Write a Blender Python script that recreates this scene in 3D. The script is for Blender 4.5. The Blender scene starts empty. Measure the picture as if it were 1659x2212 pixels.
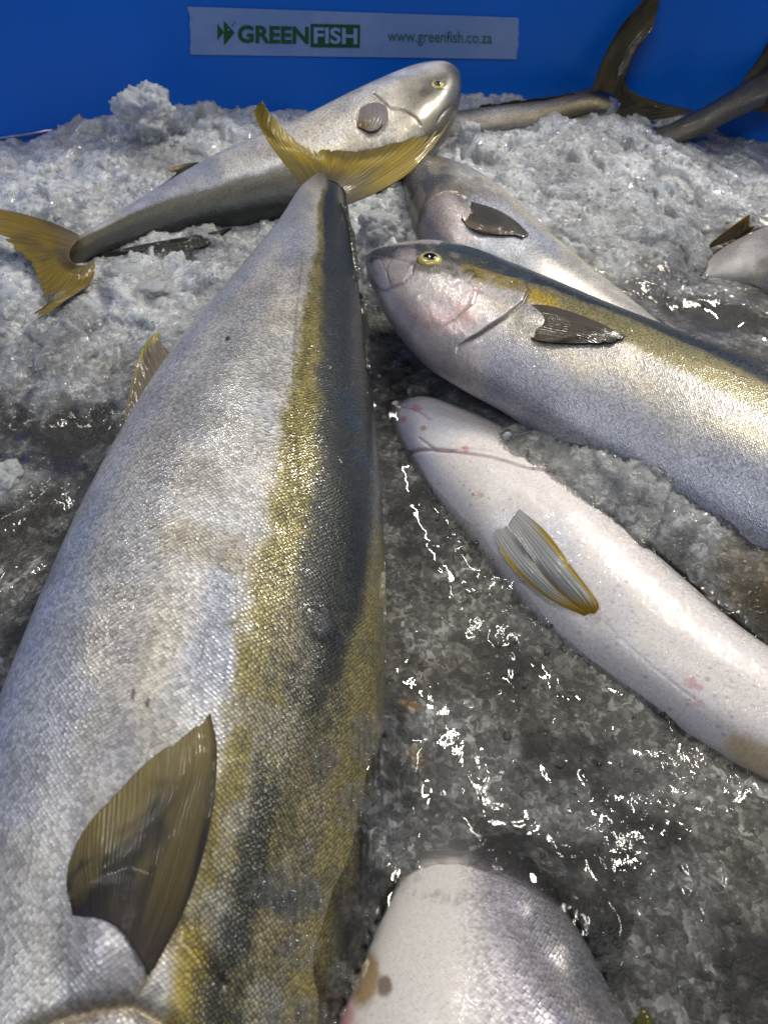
import bpy, math, random
import numpy as np
from math import radians, sin, cos, tan, pi

random.seed(7)
rng = np.random.default_rng(11)
SC = bpy.context.scene
COL = SC.collection

# ---------------------------------------------------------------- camera, world, lights, exposure
CAM_H = 0.34
PITCH = radians(50)
LENS = 26.0
cam_d = bpy.data.cameras.new("camera")
cam_d.sensor_fit = 'VERTICAL'
cam_d.sensor_height = 36.0
cam_d.lens = LENS
cam_d.clip_start = 0.01
cam_d.clip_end = 50
cam_d.dof.use_dof = True
cam_d.dof.focus_distance = 0.44
cam_d.dof.aperture_fstop = 13.0
cam = bpy.data.objects.new("camera", cam_d)
cam.location = (0, 0, CAM_H)
cam.rotation_euler = (pi / 2 - PITCH, 0, 0)
COL.objects.link(cam)
SC.camera = cam

world = bpy.data.worlds.new("World")
SC.world = world
world.use_nodes = True
wn = world.node_tree.nodes
wn["Background"].inputs[0].default_value = (0.52, 0.57, 0.66, 1)
wn["Background"].inputs[1].default_value = 0.09

def area(name, loc, target, sx, sy, power, color, rot=0.0):
    d = bpy.data.lights.new(name, 'AREA')
    d.shape = 'RECTANGLE'; d.size = sx; d.size_y = sy
    d.energy = power; d.color = color
    o = bpy.data.objects.new(name, d)
    o.location = loc
    v = np.array(target, float) - np.array(loc, float)
    import mathutils
    q = mathutils.Vector(v).to_track_quat('-Z', 'Y')
    o.rotation_euler = (q.to_matrix().to_4x4() @ mathutils.Matrix.Rotation(rot, 4, 'Z')).to_euler()
    COL.objects.link(o)
    return o

area("ceiling_lamp", (0.92, 1.20, 1.42), (0.0, 0.35, 0), 0.045, 0.45, 20.0, (1.0, 0.93, 0.80), radians(35))
for lx, ly, lz, rot, pw in ((-0.05, 1.15, 1.30, 10, 3.4), (-0.65, 0.75, 1.45, -30, 3.0), (1.40, 0.35, 1.30, 70, 2.8), (0.10, -0.15, 1.55, 80, 3.0)):
    area("ceiling_tube", (lx, ly, lz), (0.0, 0.32, 0), 0.022, 0.40, pw, (1.0, 0.95, 0.86), radians(rot))
area("fill_light", (-0.55, -0.45, 1.3), (0.0, 0.3, 0), 0.6, 0.4, 3.6, (0.90, 0.94, 1.0), 0.0)  # unseen cool fill, added from the front left

SC.view_settings.view_transform = 'Standard'
SC.view_settings.look = 'None'
SC.view_settings.gamma = 1.0
SC.view_settings.exposure = 0.22
SC.view_settings.use_curve_mapping = False
SC.cycles.max_bounces = 8
SC.cycles.transparent_max_bounces = 16
SC.cycles.caustics_reflective = False
SC.cycles.caustics_refractive = False
SC.cycles.use_denoising = True

# ---------------------------------------------------------------- geometry of the view, used to lay things out
FPX = LENS / 36.0 * 2212.0
Rv = np.array([1.0, 0, 0]); Uv = np.array([0, sin(PITCH), cos(PITCH)]); Fv = np.array([0, cos(PITCH), -sin(PITCH)])
CP = np.array([0, 0, CAM_H])

def ray(px, py):
    return Fv + (px - 829.5) / FPX * Rv + (1106 - py) / FPX * Uv
def P(px, py, z=0.0):
    d = ray(px, py); return CP + d * ((z - CAM_H) / d[2])
def PY(px, py, Y):
    d = ray(px, py); return CP + d * (Y / d[1])
def proj(p):
    q = np.asarray(p) - CP
    dz = q @ Fv
    dz = np.where(np.abs(dz) < 1e-4, 1e-4, dz)
    return np.stack([829.5 + FPX * (q @ Rv) / dz, 1106 - FPX * (q @ Uv) / dz, dz], -1)

# ---------------------------------------------------------------- numpy noise
def _h(ix, iy, seed):
    n = (ix.astype(np.int64) * 374761393 + iy.astype(np.int64) * 668265263 + seed * 1442695041) & 0x7fffffff
    n = ((n ^ (n >> 13)) * 1274126177) & 0x7fffffff
    n = (n ^ (n >> 16)) & 0xffffff
    return n / float(0xffffff)
def vn(x, y, seed=0):
    ix = np.floor(x); iy = np.floor(y); fx = x - ix; fy = y - iy
    fx = fx * fx * fx * (fx * (fx * 6 - 15) + 10); fy = fy * fy * fy * (fy * (fy * 6 - 15) + 10)
    a = _h(ix, iy, seed); b = _h(ix + 1, iy, seed); c = _h(ix, iy + 1, seed); d = _h(ix + 1, iy + 1, seed)
    return (a * (1 - fx) + b * fx) * (1 - fy) + (c * (1 - fx) + d * fx) * fy
def fbm(x, y, octv=4, seed=0, gain=0.5):
    t = np.zeros_like(x, dtype=float); a = 1.0; s = 0.0
    for k in range(octv):
        ca, sa = cos(0.6 * k), sin(0.6 * k)
        t += a * vn((x * ca - y * sa) * 2 ** k + 17.3 * k, (x * sa + y * ca) * 2 ** k + 5.1 * k, seed + k); s += a; a *= gain
    return t / s
def worley(x, y, seed=0):
    ix = np.floor(x); iy = np.floor(y); best = np.full(x.shape, 9.0); idv = np.zeros(x.shape)
    for dx in (-1, 0, 1):
        for dy in (-1, 0, 1):
            cx = ix + dx; cy = iy + dy
            jx = cx + _h(cx, cy, seed); jy = cy + _h(cx, cy, seed + 91)
            d = np.hypot(x - jx, y - jy); m = d < best
            best = np.where(m, d, best); idv = np.where(m, _h(cx, cy, seed + 33), idv)
    return best, idv
def sst(x, a, b):
    t = np.clip((x - a) / (b - a), 0, 1); return t * t * (3 - 2 * t)
def mix(a, b, t):
    t = np.asarray(t)[..., None]; return a * (1 - t) + np.asarray(b, float) * t
def interp_rows(rows, ts, dense):
    """Catmull-Rom through rows (n,k) at parameters ts, sampled at dense."""
    rows = np.asarray(rows, float); n = len(rows)
    ext = np.vstack([2 * rows[0] - rows[1], rows, 2 * rows[-1] - rows[-2]])
    f = np.interp(dense, ts, np.arange(n)); i = np.clip(np.floor(f).astype(int), 0, n - 2); t = (f - i)[:, None]
    p0, p1, p2, p3 = ext[i], ext[i + 1], ext[i + 2], ext[i + 3]
    return 0.5 * (2 * p1 + (p2 - p0) * t + (2 * p0 - 5 * p1 + 4 * p2 - p3) * t ** 2 + (3 * p1 - p0 - 3 * p2 + p3) * t ** 3)

# ---------------------------------------------------------------- materials
def new_mat(name):
    m = bpy.data.materials.new(name); m.use_nodes = True
    nt = m.node_tree; nt.nodes.clear(); return m, nt
class NB:
    def __init__(s, nt): s.nt = nt
    def n(s, t, **kw):
        x = s.nt.nodes.new(t)
        for k, v in kw.items(): setattr(x, k, v)
        return x
    def put(s, sock, v):
        if isinstance(v, bpy.types.NodeSocket): s.nt.links.new(v, sock)
        else: sock.default_value = v
    def math(s, op, a, b=None, c=None, clamp=False):
        x = s.n('ShaderNodeMath', operation=op); x.use_clamp = clamp
        s.put(x.inputs[0], a)
        if b is not None: s.put(x.inputs[1], b)
        if c is not None: s.put(x.inputs[2], c)
        return x.outputs[0]
    def mr(s, v, a, b, c, d):
        x = s.n('ShaderNodeMapRange', interpolation_type='SMOOTHSTEP'); s.put(x.inputs['Value'], v)
        for k, q in zip(('From Min', 'From Max', 'To Min', 'To Max'), (a, b, c, d)): s.put(x.inputs[k], q)
        return x.outputs['Result']
    def mixc(s, f, a, b, blend='MIX'):
        x = s.n('ShaderNodeMix', data_type='RGBA', blend_type=blend)
        s.put(x.inputs[0], f); s.put(x.inputs[6], a); s.put(x.inputs[7], b); return x.outputs[2]
    def noise(s, vec, scale, detail=3, rough=0.5, dist=0.0):
        x = s.n('ShaderNodeTexNoise'); s.put(x.inputs['Vector'], vec); x.inputs['Scale'].default_value = scale
        x.inputs['Detail'].default_value = detail; x.inputs['Roughness'].default_value = rough; x.inputs['Distortion'].default_value = dist
        return x.outputs['Fac']
    def bump(s, h, strength, dist, normal=None):
        x = s.n('ShaderNodeBump'); s.put(x.inputs['Height'], h); s.put(x.inputs['Strength'], strength); x.inputs['Distance'].default_value = dist
        if normal is not None: s.put(x.inputs['Normal'], normal)
        return x.outputs['Normal']

def skin_material(name, cell=0.0027, coat=0.7, coat_bump=0.0012, rough=0.36, sb=0.00022):
    m, nt = new_mat(name); b = NB(nt)
    out = b.n('ShaderNodeOutputMaterial'); pr = b.n('ShaderNodeBsdfPrincipled'); nt.links.new(pr.outputs[0], out.inputs[0])
    col = b.n('ShaderNodeAttribute', attribute_name='Col').outputs['Color']
    prm = b.n('ShaderNodeSeparateColor'); nt.links.new(b.n('ShaderNodeAttribute', attribute_name='Prm').outputs['Color'], prm.inputs[0])
    edge_k, metal_k, bump_k = prm.outputs
    uv = b.n('ShaderNodeUVMap', uv_map='UVMap').outputs[0]
    geo = b.n('ShaderNodeTexCoord').outputs['Object']
    mp = b.n('ShaderNodeMapping'); nt.links.new(uv, mp.inputs[0])
    mp.inputs['Rotation'].default_value = (0, 0, pi / 4); mp.inputs['Scale'].default_value = (1 / cell, 1 / cell, 1)
    wob = b.n('ShaderNodeTexNoise'); nt.links.new(uv, wob.inputs['Vector']); wob.inputs['Scale'].default_value = 90
    wv = b.n('ShaderNodeVectorMath', operation='SCALE'); nt.links.new(wob.outputs['Color'], wv.inputs[0]); wv.inputs['Scale'].default_value = 1.6
    ad = b.n('ShaderNodeVectorMath', operation='ADD'); nt.links.new(mp.outputs[0], ad.inputs[0]); nt.links.new(wv.outputs[0], ad.inputs[1])
    vo = b.n('ShaderNodeTexVoronoi', voronoi_dimensions='2D', feature='F1'); nt.links.new(ad.outputs[0], vo.inputs['Vector'])
    vo.inputs['Scale'].default_value = 1.0; vo.inputs['Randomness'].default_value = 0.38
    loc = b.n('ShaderNodeVectorMath', operation='SUBTRACT'); nt.links.new(ad.outputs[0], loc.inputs[0]); nt.links.new(vo.outputs['Position'], loc.inputs[1])
    dt = b.n('ShaderNodeVectorMath', operation='DOT_PRODUCT'); nt.links.new(loc.outputs[0], dt.inputs[0]); dt.inputs[1].default_value = (0.707, 0.707, 0)
    along = dt.outputs['Value']
    dist = vo.outputs['Distance']
    cellc = b.n('ShaderNodeSeparateColor'); nt.links.new(vo.outputs['Color'], cellc.inputs[0])
    dome = b.math('SUBTRACT', 1.0, b.math('MULTIPLY', dist, dist))
    h = b.math('MULTIPLY', b.math('ADD', dome, b.math('MULTIPLY', along, -0.75)), bump_k)
    # dark rear edge of every scale
    ev = b.math('ADD', b.math('ADD', dist, b.math('MULTIPLY', along, 0.50)), b.math('MULTIPLY', cellc.outputs[2], 0.22))
    th = b.math('MULTIPLY_ADD', edge_k, -0.78, 0.92)
    e = b.math('MULTIPLY', b.math('SUBTRACT', ev, b.math('SUBTRACT', th, 0.10)), 5.0, clamp=True)
    e = b.math('MULTIPLY', e, b.math('MULTIPLY_ADD', edge_k, 0.55, 0.42))
    c = b.mixc(e, col, (0.012, 0.016, 0.017, 1))
    rnd = b.math('MULTIPLY_ADD', cellc.outputs[0], 0.60, 0.70)
    rnd = b.math('MULTIPLY_ADD', b.math('SUBTRACT', rnd, 1.0), bump_k, 1.0)
    cc = b.n('ShaderNodeVectorMath', operation='SCALE'); nt.links.new(c, cc.inputs[0]); nt.links.new(rnd, cc.inputs['Scale'])
    fine = b.noise(uv, 420, 4, 0.65)
    c2 = b.n('ShaderNodeVectorMath', operation='SCALE'); nt.links.new(cc.outputs[0], c2.inputs[0]); nt.links.new(b.math('MULTIPLY_ADD', fine, 0.5, 0.75), c2.inputs['Scale'])
    b.put(pr.inputs['Base Color'], c2.outputs[0])
    b.put(pr.inputs['Metallic'], metal_k)
    b.put(pr.inputs['Roughness'], b.math('MULTIPLY_ADD', cellc.outputs[1], 0.22, rough - 0.08))
    hh = b.math('MULTIPLY_ADD', b.noise(uv, 900, 3, 0.6), 0.25, h)
    b.put(pr.inputs['Normal'], b.bump(hh, 0.8, sb))
    pr.inputs['Coat Weight'].default_value = coat
    pr.inputs['Coat Roughness'].default_value = 0.045
    pr.inputs['Coat IOR'].default_value = 1.36
    ch = b.math('MULTIPLY_ADD', b.noise(geo, 260, 3, 0.6), 0.35, b.noise(geo, 70, 2, 0.5, 0.4))
    ch = b.math('MULTIPLY_ADD', h, 0.12, ch)
    b.put(pr.inputs['Coat Normal'], b.bump(ch, 0.8, coat_bump))
    pr.inputs['Subsurface Weight'].default_value = 0.0
    return m

SKIN = skin_material('fish_skin', 0.00150, sb=0.00032)
SKIN_MID = skin_material('fish_skin_netted', 0.00150, coat=0.95, sb=0.00018)
SKIN_SMALL = skin_material('fish_skin_fine', 0.00125, rough=0.33, sb=0.00026)
SKIN_WHITE = skin_material('fish_belly_skin', 0.0013, coat=1.0, rough=0.40, coat_bump=0.0022, sb=0.00014)

def fin_material():
    m, nt = new_mat('fin_membrane'); b = NB(nt)
    out = b.n('ShaderNodeOutputMaterial'); pr = b.n('ShaderNodeBsdfPrincipled')
    col = b.n('ShaderNodeAttribute', attribute_name='Col').outputs['Color']
    uv = b.n('ShaderNodeUVMap', uv_map='UVMap').outputs[0]
    mp = b.n('ShaderNodeMapping'); nt.links.new(uv, mp.inputs[0]); mp.inputs['Scale'].default_value = (60, 2.2, 1)
    st = b.noise(mp.outputs[0], 1.0, 4, 0.6, 0.3)
    mp2 = b.n('ShaderNodeMapping'); nt.links.new(uv, mp2.inputs[0]); mp2.inputs['Scale'].default_value = (26, 1.5, 1)
    st2 = b.noise(mp2.outputs[0], 1.0, 3, 0.6, 0.3)
    k = b.math('MULTIPLY_ADD', st, 1.1, 0.45)
    cc = b.n('ShaderNodeVectorMath', operation='SCALE'); nt.links.new(col, cc.inputs[0]); nt.links.new(b.math('MULTIPLY', k, b.math('MULTIPLY_ADD', st2, 0.8, 0.6)), cc.inputs['Scale'])
    b.put(pr.inputs['Base Color'], cc.outputs[0])
    pr.inputs['Roughness'].default_value = 0.38
    pr.inputs['Coat Weight'].default_value = 0.7; pr.inputs['Coat Roughness'].default_value = 0.12
    b.put(pr.inputs['Normal'], b.bump(st, 0.9, 0.0007))
    geo = b.n('ShaderNodeTexCoord').outputs['Object']
    b.put(pr.inputs['Coat Normal'], b.bump(b.noise(geo, 110, 2, 0.5), 0.7, 0.0009))
    tr = b.n('ShaderNodeBsdfTranslucent'); nt.links.new(cc.outputs[0], tr.inputs[0])
    mx = b.n('ShaderNodeMixShader'); mx.inputs[0].default_value = 0.38
    nt.links.new(pr.outputs[0], mx.inputs[1]); nt.links.new(tr.outputs[0], mx.inputs[2]); nt.links.new(mx.outputs[0], out.inputs[0])
    return m
FIN = fin_material()

def flat_mat(name, col, rough=0.5, metal=0.0, coat=0.0, noise_amt=0.0, noise_scale=60, bump=0.0, bump_scale=200, spec=0.5):
    m, nt = new_mat(name); b = NB(nt)
    out = b.n('ShaderNodeOutputMaterial'); pr = b.n('ShaderNodeBsdfPrincipled'); nt.links.new(pr.outputs[0], out.inputs[0])
    geo = b.n('ShaderNodeTexCoord').outputs['Object']
    if noise_amt:
        n1 = b.noise(geo, noise_scale, 5, 0.6)
        cc = b.n('ShaderNodeVectorMath', operation='SCALE'); cc.inputs[0].default_value = col
        nt.links.new(b.math('MULTIPLY_ADD', n1, 2 * noise_amt, 1 - noise_amt), cc.inputs['Scale']); b.put(pr.inputs['Base Color'], cc.outputs[0])
        b.put(pr.inputs['Roughness'], b.math('MULTIPLY_ADD', n1, 0.2, rough - 0.1))
    else:
        pr.inputs['Base Color'].default_value = (*col, 1); pr.inputs['Roughness'].default_value = rough
    pr.inputs['Metallic'].default_value = metal; pr.inputs['Coat Weight'].default_value = coat
    pr.inputs['Specular IOR Level'].default_value = spec
    if bump: b.put(pr.inputs['Normal'], b.bump(b.noise(geo, bump_scale, 4, 0.6), 0.6, bump))
    return m

def ice_material(name, clear=0.6, body=True):
    m, nt = new_mat(name); b = NB(nt)
    out = b.n('ShaderNodeOutputMaterial')
    col = b.n('ShaderNodeAttribute', attribute_name='Col').outputs['Color']
    geo = b.n('ShaderNodeTexCoord').outputs['Object']
    h = b.math('MULTIPLY_ADD', b.noise(geo, 1100, 3, 0.6), 0.5, b.noise(geo, 330, 3, 0.6))
    nr = b.bump(h, 0.8, 0.0012)
    df = b.n('ShaderNodeBsdfDiffuse'); nt.links.new(col, df.inputs[0]); nt.links.new(nr, df.inputs['Normal'])
    tl = b.n('ShaderNodeBsdfTranslucent'); nt.links.new(col, tl.inputs[0])
    a = b.n('ShaderNodeMixShader'); a.inputs[0].default_value = 0.5; nt.links.new(df.outputs[0], a.inputs[1]); nt.links.new(tl.outputs[0], a.inputs[2])
    tp = b.n('ShaderNodeBsdfTransparent'); tp.inputs[0].default_value = (0.96, 0.98, 1, 1)
    lw = b.n('ShaderNodeLayerWeight'); lw.inputs[0].default_value = 0.4
    fac = b.mr(lw.outputs['Facing'], 0.1, 0.95, (1 - clear) * .6, 1 - clear * 0.45)
    mx = b.n('ShaderNodeMixShader'); b.put(mx.inputs[0], fac); nt.links.new(tp.outputs[0], mx.inputs[1]); nt.links.new(a.outputs[0], mx.inputs[2])
    fr = b.n('ShaderNodeFresnel'); fr.inputs['IOR'].default_value = 1.31; nt.links.new(nr, fr.inputs['Normal'])
    gl = b.n('ShaderNodeBsdfGlossy'); gl.inputs['Roughness'].default_value = 0.08; nt.links.new(nr, gl.inputs['Normal'])
    m2 = b.n('ShaderNodeMixShader'); b.put(m2.inputs[0], b.math('MULTIPLY', fr.outputs[0], 1.2)); nt.links.new(mx.outputs[0], m2.inputs[1]); nt.links.new(gl.outputs[0], m2.inputs[2])
    nt.links.new(m2.outputs[0], out.inputs[0])
    return m
ICE = ice_material('crushed_ice_surface', 0.72)
ICE_CLEAR = ice_material('clear_ice_surface', 0.86)

def clump_material():
    m, nt = new_mat('ice_clump_surface'); b = NB(nt)
    out = b.n('ShaderNodeOutputMaterial'); pr = b.n('ShaderNodeBsdfPrincipled'); nt.links.new(pr.outputs[0], out.inputs[0])
    geo = b.n('ShaderNodeTexCoord').outputs['Object']
    tp = b.n('ShaderNodeBsdfTransparent'); mx = b.n('ShaderNodeMixShader'); mx.inputs[0].default_value = 0.62
    nt.links.new(tp.outputs[0], mx.inputs[1]); nt.links.new(pr.outputs[0], mx.inputs[2]); nt.links.new(mx.outputs[0], out.inputs[0])
    pr.inputs['Base Color'].default_value = (0.52, 0.55, 0.59, 1); pr.inputs['Roughness'].default_value = 0.22
    pr.inputs['Subsurface Weight'].default_value = 0.9; pr.inputs['Subsurface Radius'].default_value = (0.9, 1, 1.15); pr.inputs['Subsurface Scale'].default_value = 0.010
    h = b.math('MULTIPLY_ADD', b.noise(geo, 700, 3, 0.6), 0.4, b.noise(geo, 220, 4, 0.6))
    b.put(pr.inputs['Normal'], b.bump(h, 0.8, 0.0022))
    return m
ICE_BODY = clump_material()

def slush_material():
    m, nt = new_mat('slush'); b = NB(nt)
    out = b.n('ShaderNodeOutputMaterial'); pr = b.n('ShaderNodeBsdfPrincipled')
    col = b.n('ShaderNodeAttribute', attribute_name='Col').outputs['Color']
    prm = b.n('ShaderNodeSeparateColor'); nt.links.new(b.n('ShaderNodeAttribute', attribute_name='Prm').outputs['Color'], prm.inputs[0])
    wet, alpha, lump = prm.outputs
    dry = b.math('SUBTRACT', 1.0, wet)
    geo = b.n('ShaderNodeTexCoord').outputs['Object']
    fine = b.noise(geo, 420, 5, 0.72)
    v = b.n('ShaderNodeTexVoronoi', feature='DISTANCE_TO_EDGE'); 
    wv = b.n('ShaderNodeTexNoise'); b.put(wv.inputs['Vector'], geo); wv.inputs['Scale'].default_value = 150; wv.inputs['Detail'].default_value = 3
    sc = b.n('ShaderNodeVectorMath', operation='SCALE'); nt.links.new(wv.outputs['Color'], sc.inputs[0]); sc.inputs['Scale'].default_value = 0.009
    ad = b.n('ShaderNodeVectorMath', operation='ADD'); nt.links.new(geo, ad.inputs[0]); nt.links.new(sc.outputs[0], ad.inputs[1])
    nt.links.new(ad.outputs[0], v.inputs['Vector']); v.inputs['Scale'].default_value = 170
    rim = b.mr(v.outputs['Distance'], 0.0, 0.10, 1.0, 0.0)
    # crystals: every chip of ice has its own tone; strong in the wet, faint in dry ice
    vc = b.n('ShaderNodeTexVoronoi', feature='F1'); nt.links.new(ad.outputs[0], vc.inputs['Vector']); vc.inputs['Scale'].default_value = 420
    vd = b.n('ShaderNodeTexVoronoi', feature='F1'); nt.links.new(ad.outputs[0], vd.inputs['Vector']); vd.inputs['Scale'].default_value = 170
    s1 = b.n('ShaderNodeSeparateColor'); nt.links.new(vc.outputs['Color'], s1.inputs[0]); s2 = b.n('ShaderNodeSeparateColor'); nt.links.new(vd.outputs['Color'], s2.inputs[0])
    k = b.math('MULTIPLY', b.math('MULTIPLY_ADD', b.math('POWER', s1.outputs[0], 2.2), 1.9, 0.40), b.math('MULTIPLY_ADD', b.math('POWER', s2.outputs[0], 1.6), 1.5, 0.38))
    k = b.math('MULTIPLY_ADD', b.math('MULTIPLY', rim, s2.outputs[1]), b.math('MULTIPLY', fine, 1.3), k)  # bright chip edges: rim highlights put into the colour
    amt = b.math('MULTIPLY_ADD', wet, 0.84, 0.08)
    k = b.math('MULTIPLY_ADD', b.math('SUBTRACT', k, 1.0), amt, 1.0)
    cc = b.n('ShaderNodeVectorMath', operation='SCALE'); nt.links.new(col, cc.inputs[0]); nt.links.new(k, cc.inputs['Scale'])
    b.put(pr.inputs['Base Color'], cc.outputs[0])
    pr.inputs['Roughness'].default_value = 0.30
    b.put(pr.inputs['Subsurface Weight'], b.math('MULTIPLY_ADD', dry, 0.85, 0.1))
    pr.inputs['Subsurface Radius'].default_value = (0.9, 1.0, 1.15); pr.inputs['Subsurface Scale'].default_value = 0.017
    h = b.math('MULTIPLY_ADD', rim, -0.12, fine)
    b.put(pr.inputs['Normal'], b.bump(h, 0.75, 0.0016))
    mus = b.noise(geo, 62, 1.5, 0.45, 0.7)
    rip = b.math('MULTIPLY_ADD', b.noise(geo, 300, 2, 0.55, 0.6), b.math('MULTIPLY', b.math('POWER', dry, 2.5), 0.6), b.math('MULTIPLY', b.math('ADD', b.math('MULTIPLY', mus, 0.55), b.noise(geo, 30, 1, 0.4, 0.4)), b.mr(b.noise(geo, 19, 2, 0.5), 0.52, 0.68, 0.02, 0.30)))
    nw = b.bump(rip, 1.0, 0.0065)
    fr = b.n('ShaderNodeFresnel'); fr.inputs['IOR'].default_value = 1.33; nt.links.new(nw, fr.inputs['Normal'])
    gl = b.n('ShaderNodeBsdfGlossy'); gl.inputs['Roughness'].default_value = 0.02; nt.links.new(nw, gl.inputs['Normal'])
    gl.inputs[0].default_value = (1, 1, 1, 1)
    tp = b.n('ShaderNodeBsdfTransparent')
    m1 = b.n('ShaderNodeMixShader'); b.put(m1.inputs[0], alpha); nt.links.new(tp.outputs[0], m1.inputs[1]); nt.links.new(pr.outputs[0], m1.inputs[2])
    m2 = b.n('ShaderNodeMixShader'); b.put(m2.inputs[0], b.math('MULTIPLY', fr.outputs[0], b.math('MULTIPLY_ADD', wet, 0.1, 1.1))); nt.links.new(m1.outputs[0], m2.inputs[1]); nt.links.new(gl.outputs[0], m2.inputs[2])
    nt.links.new(m2.outputs[0], out.inputs[0])
    return m
SLUSH = slush_material()

def bubble_material():
    m, nt = new_mat('bubble_film'); b = NB(nt)
    out = b.n('ShaderNodeOutputMaterial')
    lw = b.n('ShaderNodeLayerWeight'); lw.inputs[0].default_value = 0.35
    gl = b.n('ShaderNodeBsdfGlossy'); gl.inputs['Roughness'].default_value = 0.03
    df = b.n('ShaderNodeBsdfDiffuse'); df.inputs[0].default_value = (0.50, 0.51, 0.51, 1)
    a = b.n('ShaderNodeMixShader'); a.inputs[0].default_value = 0.55; nt.links.new(df.outputs[0], a.inputs[1]); nt.links.new(gl.outputs[0], a.inputs[2])
    tp = b.n('ShaderNodeBsdfTransparent')
    mx = b.n('ShaderNodeMixShader'); b.put(mx.inputs[0], b.mr(lw.outputs['Facing'], 0.45, 0.95, 0.05, 0.95))
    nt.links.new(tp.outputs[0], mx.inputs[1]); nt.links.new(a.outputs[0], mx.inputs[2]); nt.links.new(mx.outputs[0], out.inputs[0])
    return m
BUBBLE = bubble_material()

# ---------------------------------------------------------------- mesh helpers
def mesh_obj(name, V, F, mat, col=None, prm=None, uv=None, parent=None, smooth=True):
    """F: (n,3) or (n,4) int array or list of tuples; col/prm per vertex; uv per vertex."""
    me = bpy.data.meshes.new(name)
    V = np.asarray(V, np.float32)
    F = np.asarray(F, np.int32)
    nf, k = F.shape
    me.vertices.add(len(V)); me.vertices.foreach_set('co', V.ravel())
    me.loops.add(nf * k); me.loops.foreach_set('vertex_index', F.ravel())
    me.polygons.add(nf); me.polygons.foreach_set('loop_start', np.arange(0, nf * k, k, dtype=np.int32))
    try: me.polygons.foreach_set('loop_total', np.full(nf, k, np.int32))
    except Exception: pass
    me.update(calc_edges=True)
    me.polygons.foreach_set('use_smooth', np.full(nf, smooth))
    for nm, c in (('Col', col), ('Prm', prm)):
        if c is not None:
            at = me.color_attributes.new(nm, 'FLOAT_COLOR', 'POINT')
            c4 = np.ones((len(V), 4), np.float32); c4[:, :3] = np.clip(c, 0, 1); at.data.foreach_set('color', c4.ravel())
    if uv is not None:
        ul = me.uv_layers.new(name='UVMap'); ul.data.foreach_set('uv', np.asarray(uv, np.float32)[F.ravel()].ravel())
    me.materials.append(mat); me.validate()
    o = bpy.data.objects.new(name, me); COL.objects.link(o)
    if parent is not None: o.parent = parent
    return o
def thing(name, label, cat, loc=(0, 0, 0), group=None):
    o = bpy.data.objects.new(name, None); COL.objects.link(o); o.location = loc
    o.empty_display_size = 0.02
    o['label'] = label; o['category'] = cat
    if group: o['group'] = group
    return o
def under(o, root):
    """parent a world-space mesh under its thing without moving it"""
    o.parent = root
    import mathutils
    o.matrix_parent_inverse = mathutils.Matrix.Translation(-root.location)

def grid_faces(n, m, wrap):
    i = np.arange(n - 1)[:, None]; j = np.arange(m if wrap else m - 1)[None, :]
    a = i * m + j; bq = i * m + (j + 1) % m; c = (i + 1) * m + (j + 1) % m; d = (i + 1) * m + j
    return np.stack([a, bq, c, d], -1).reshape(-1, 4)

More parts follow.
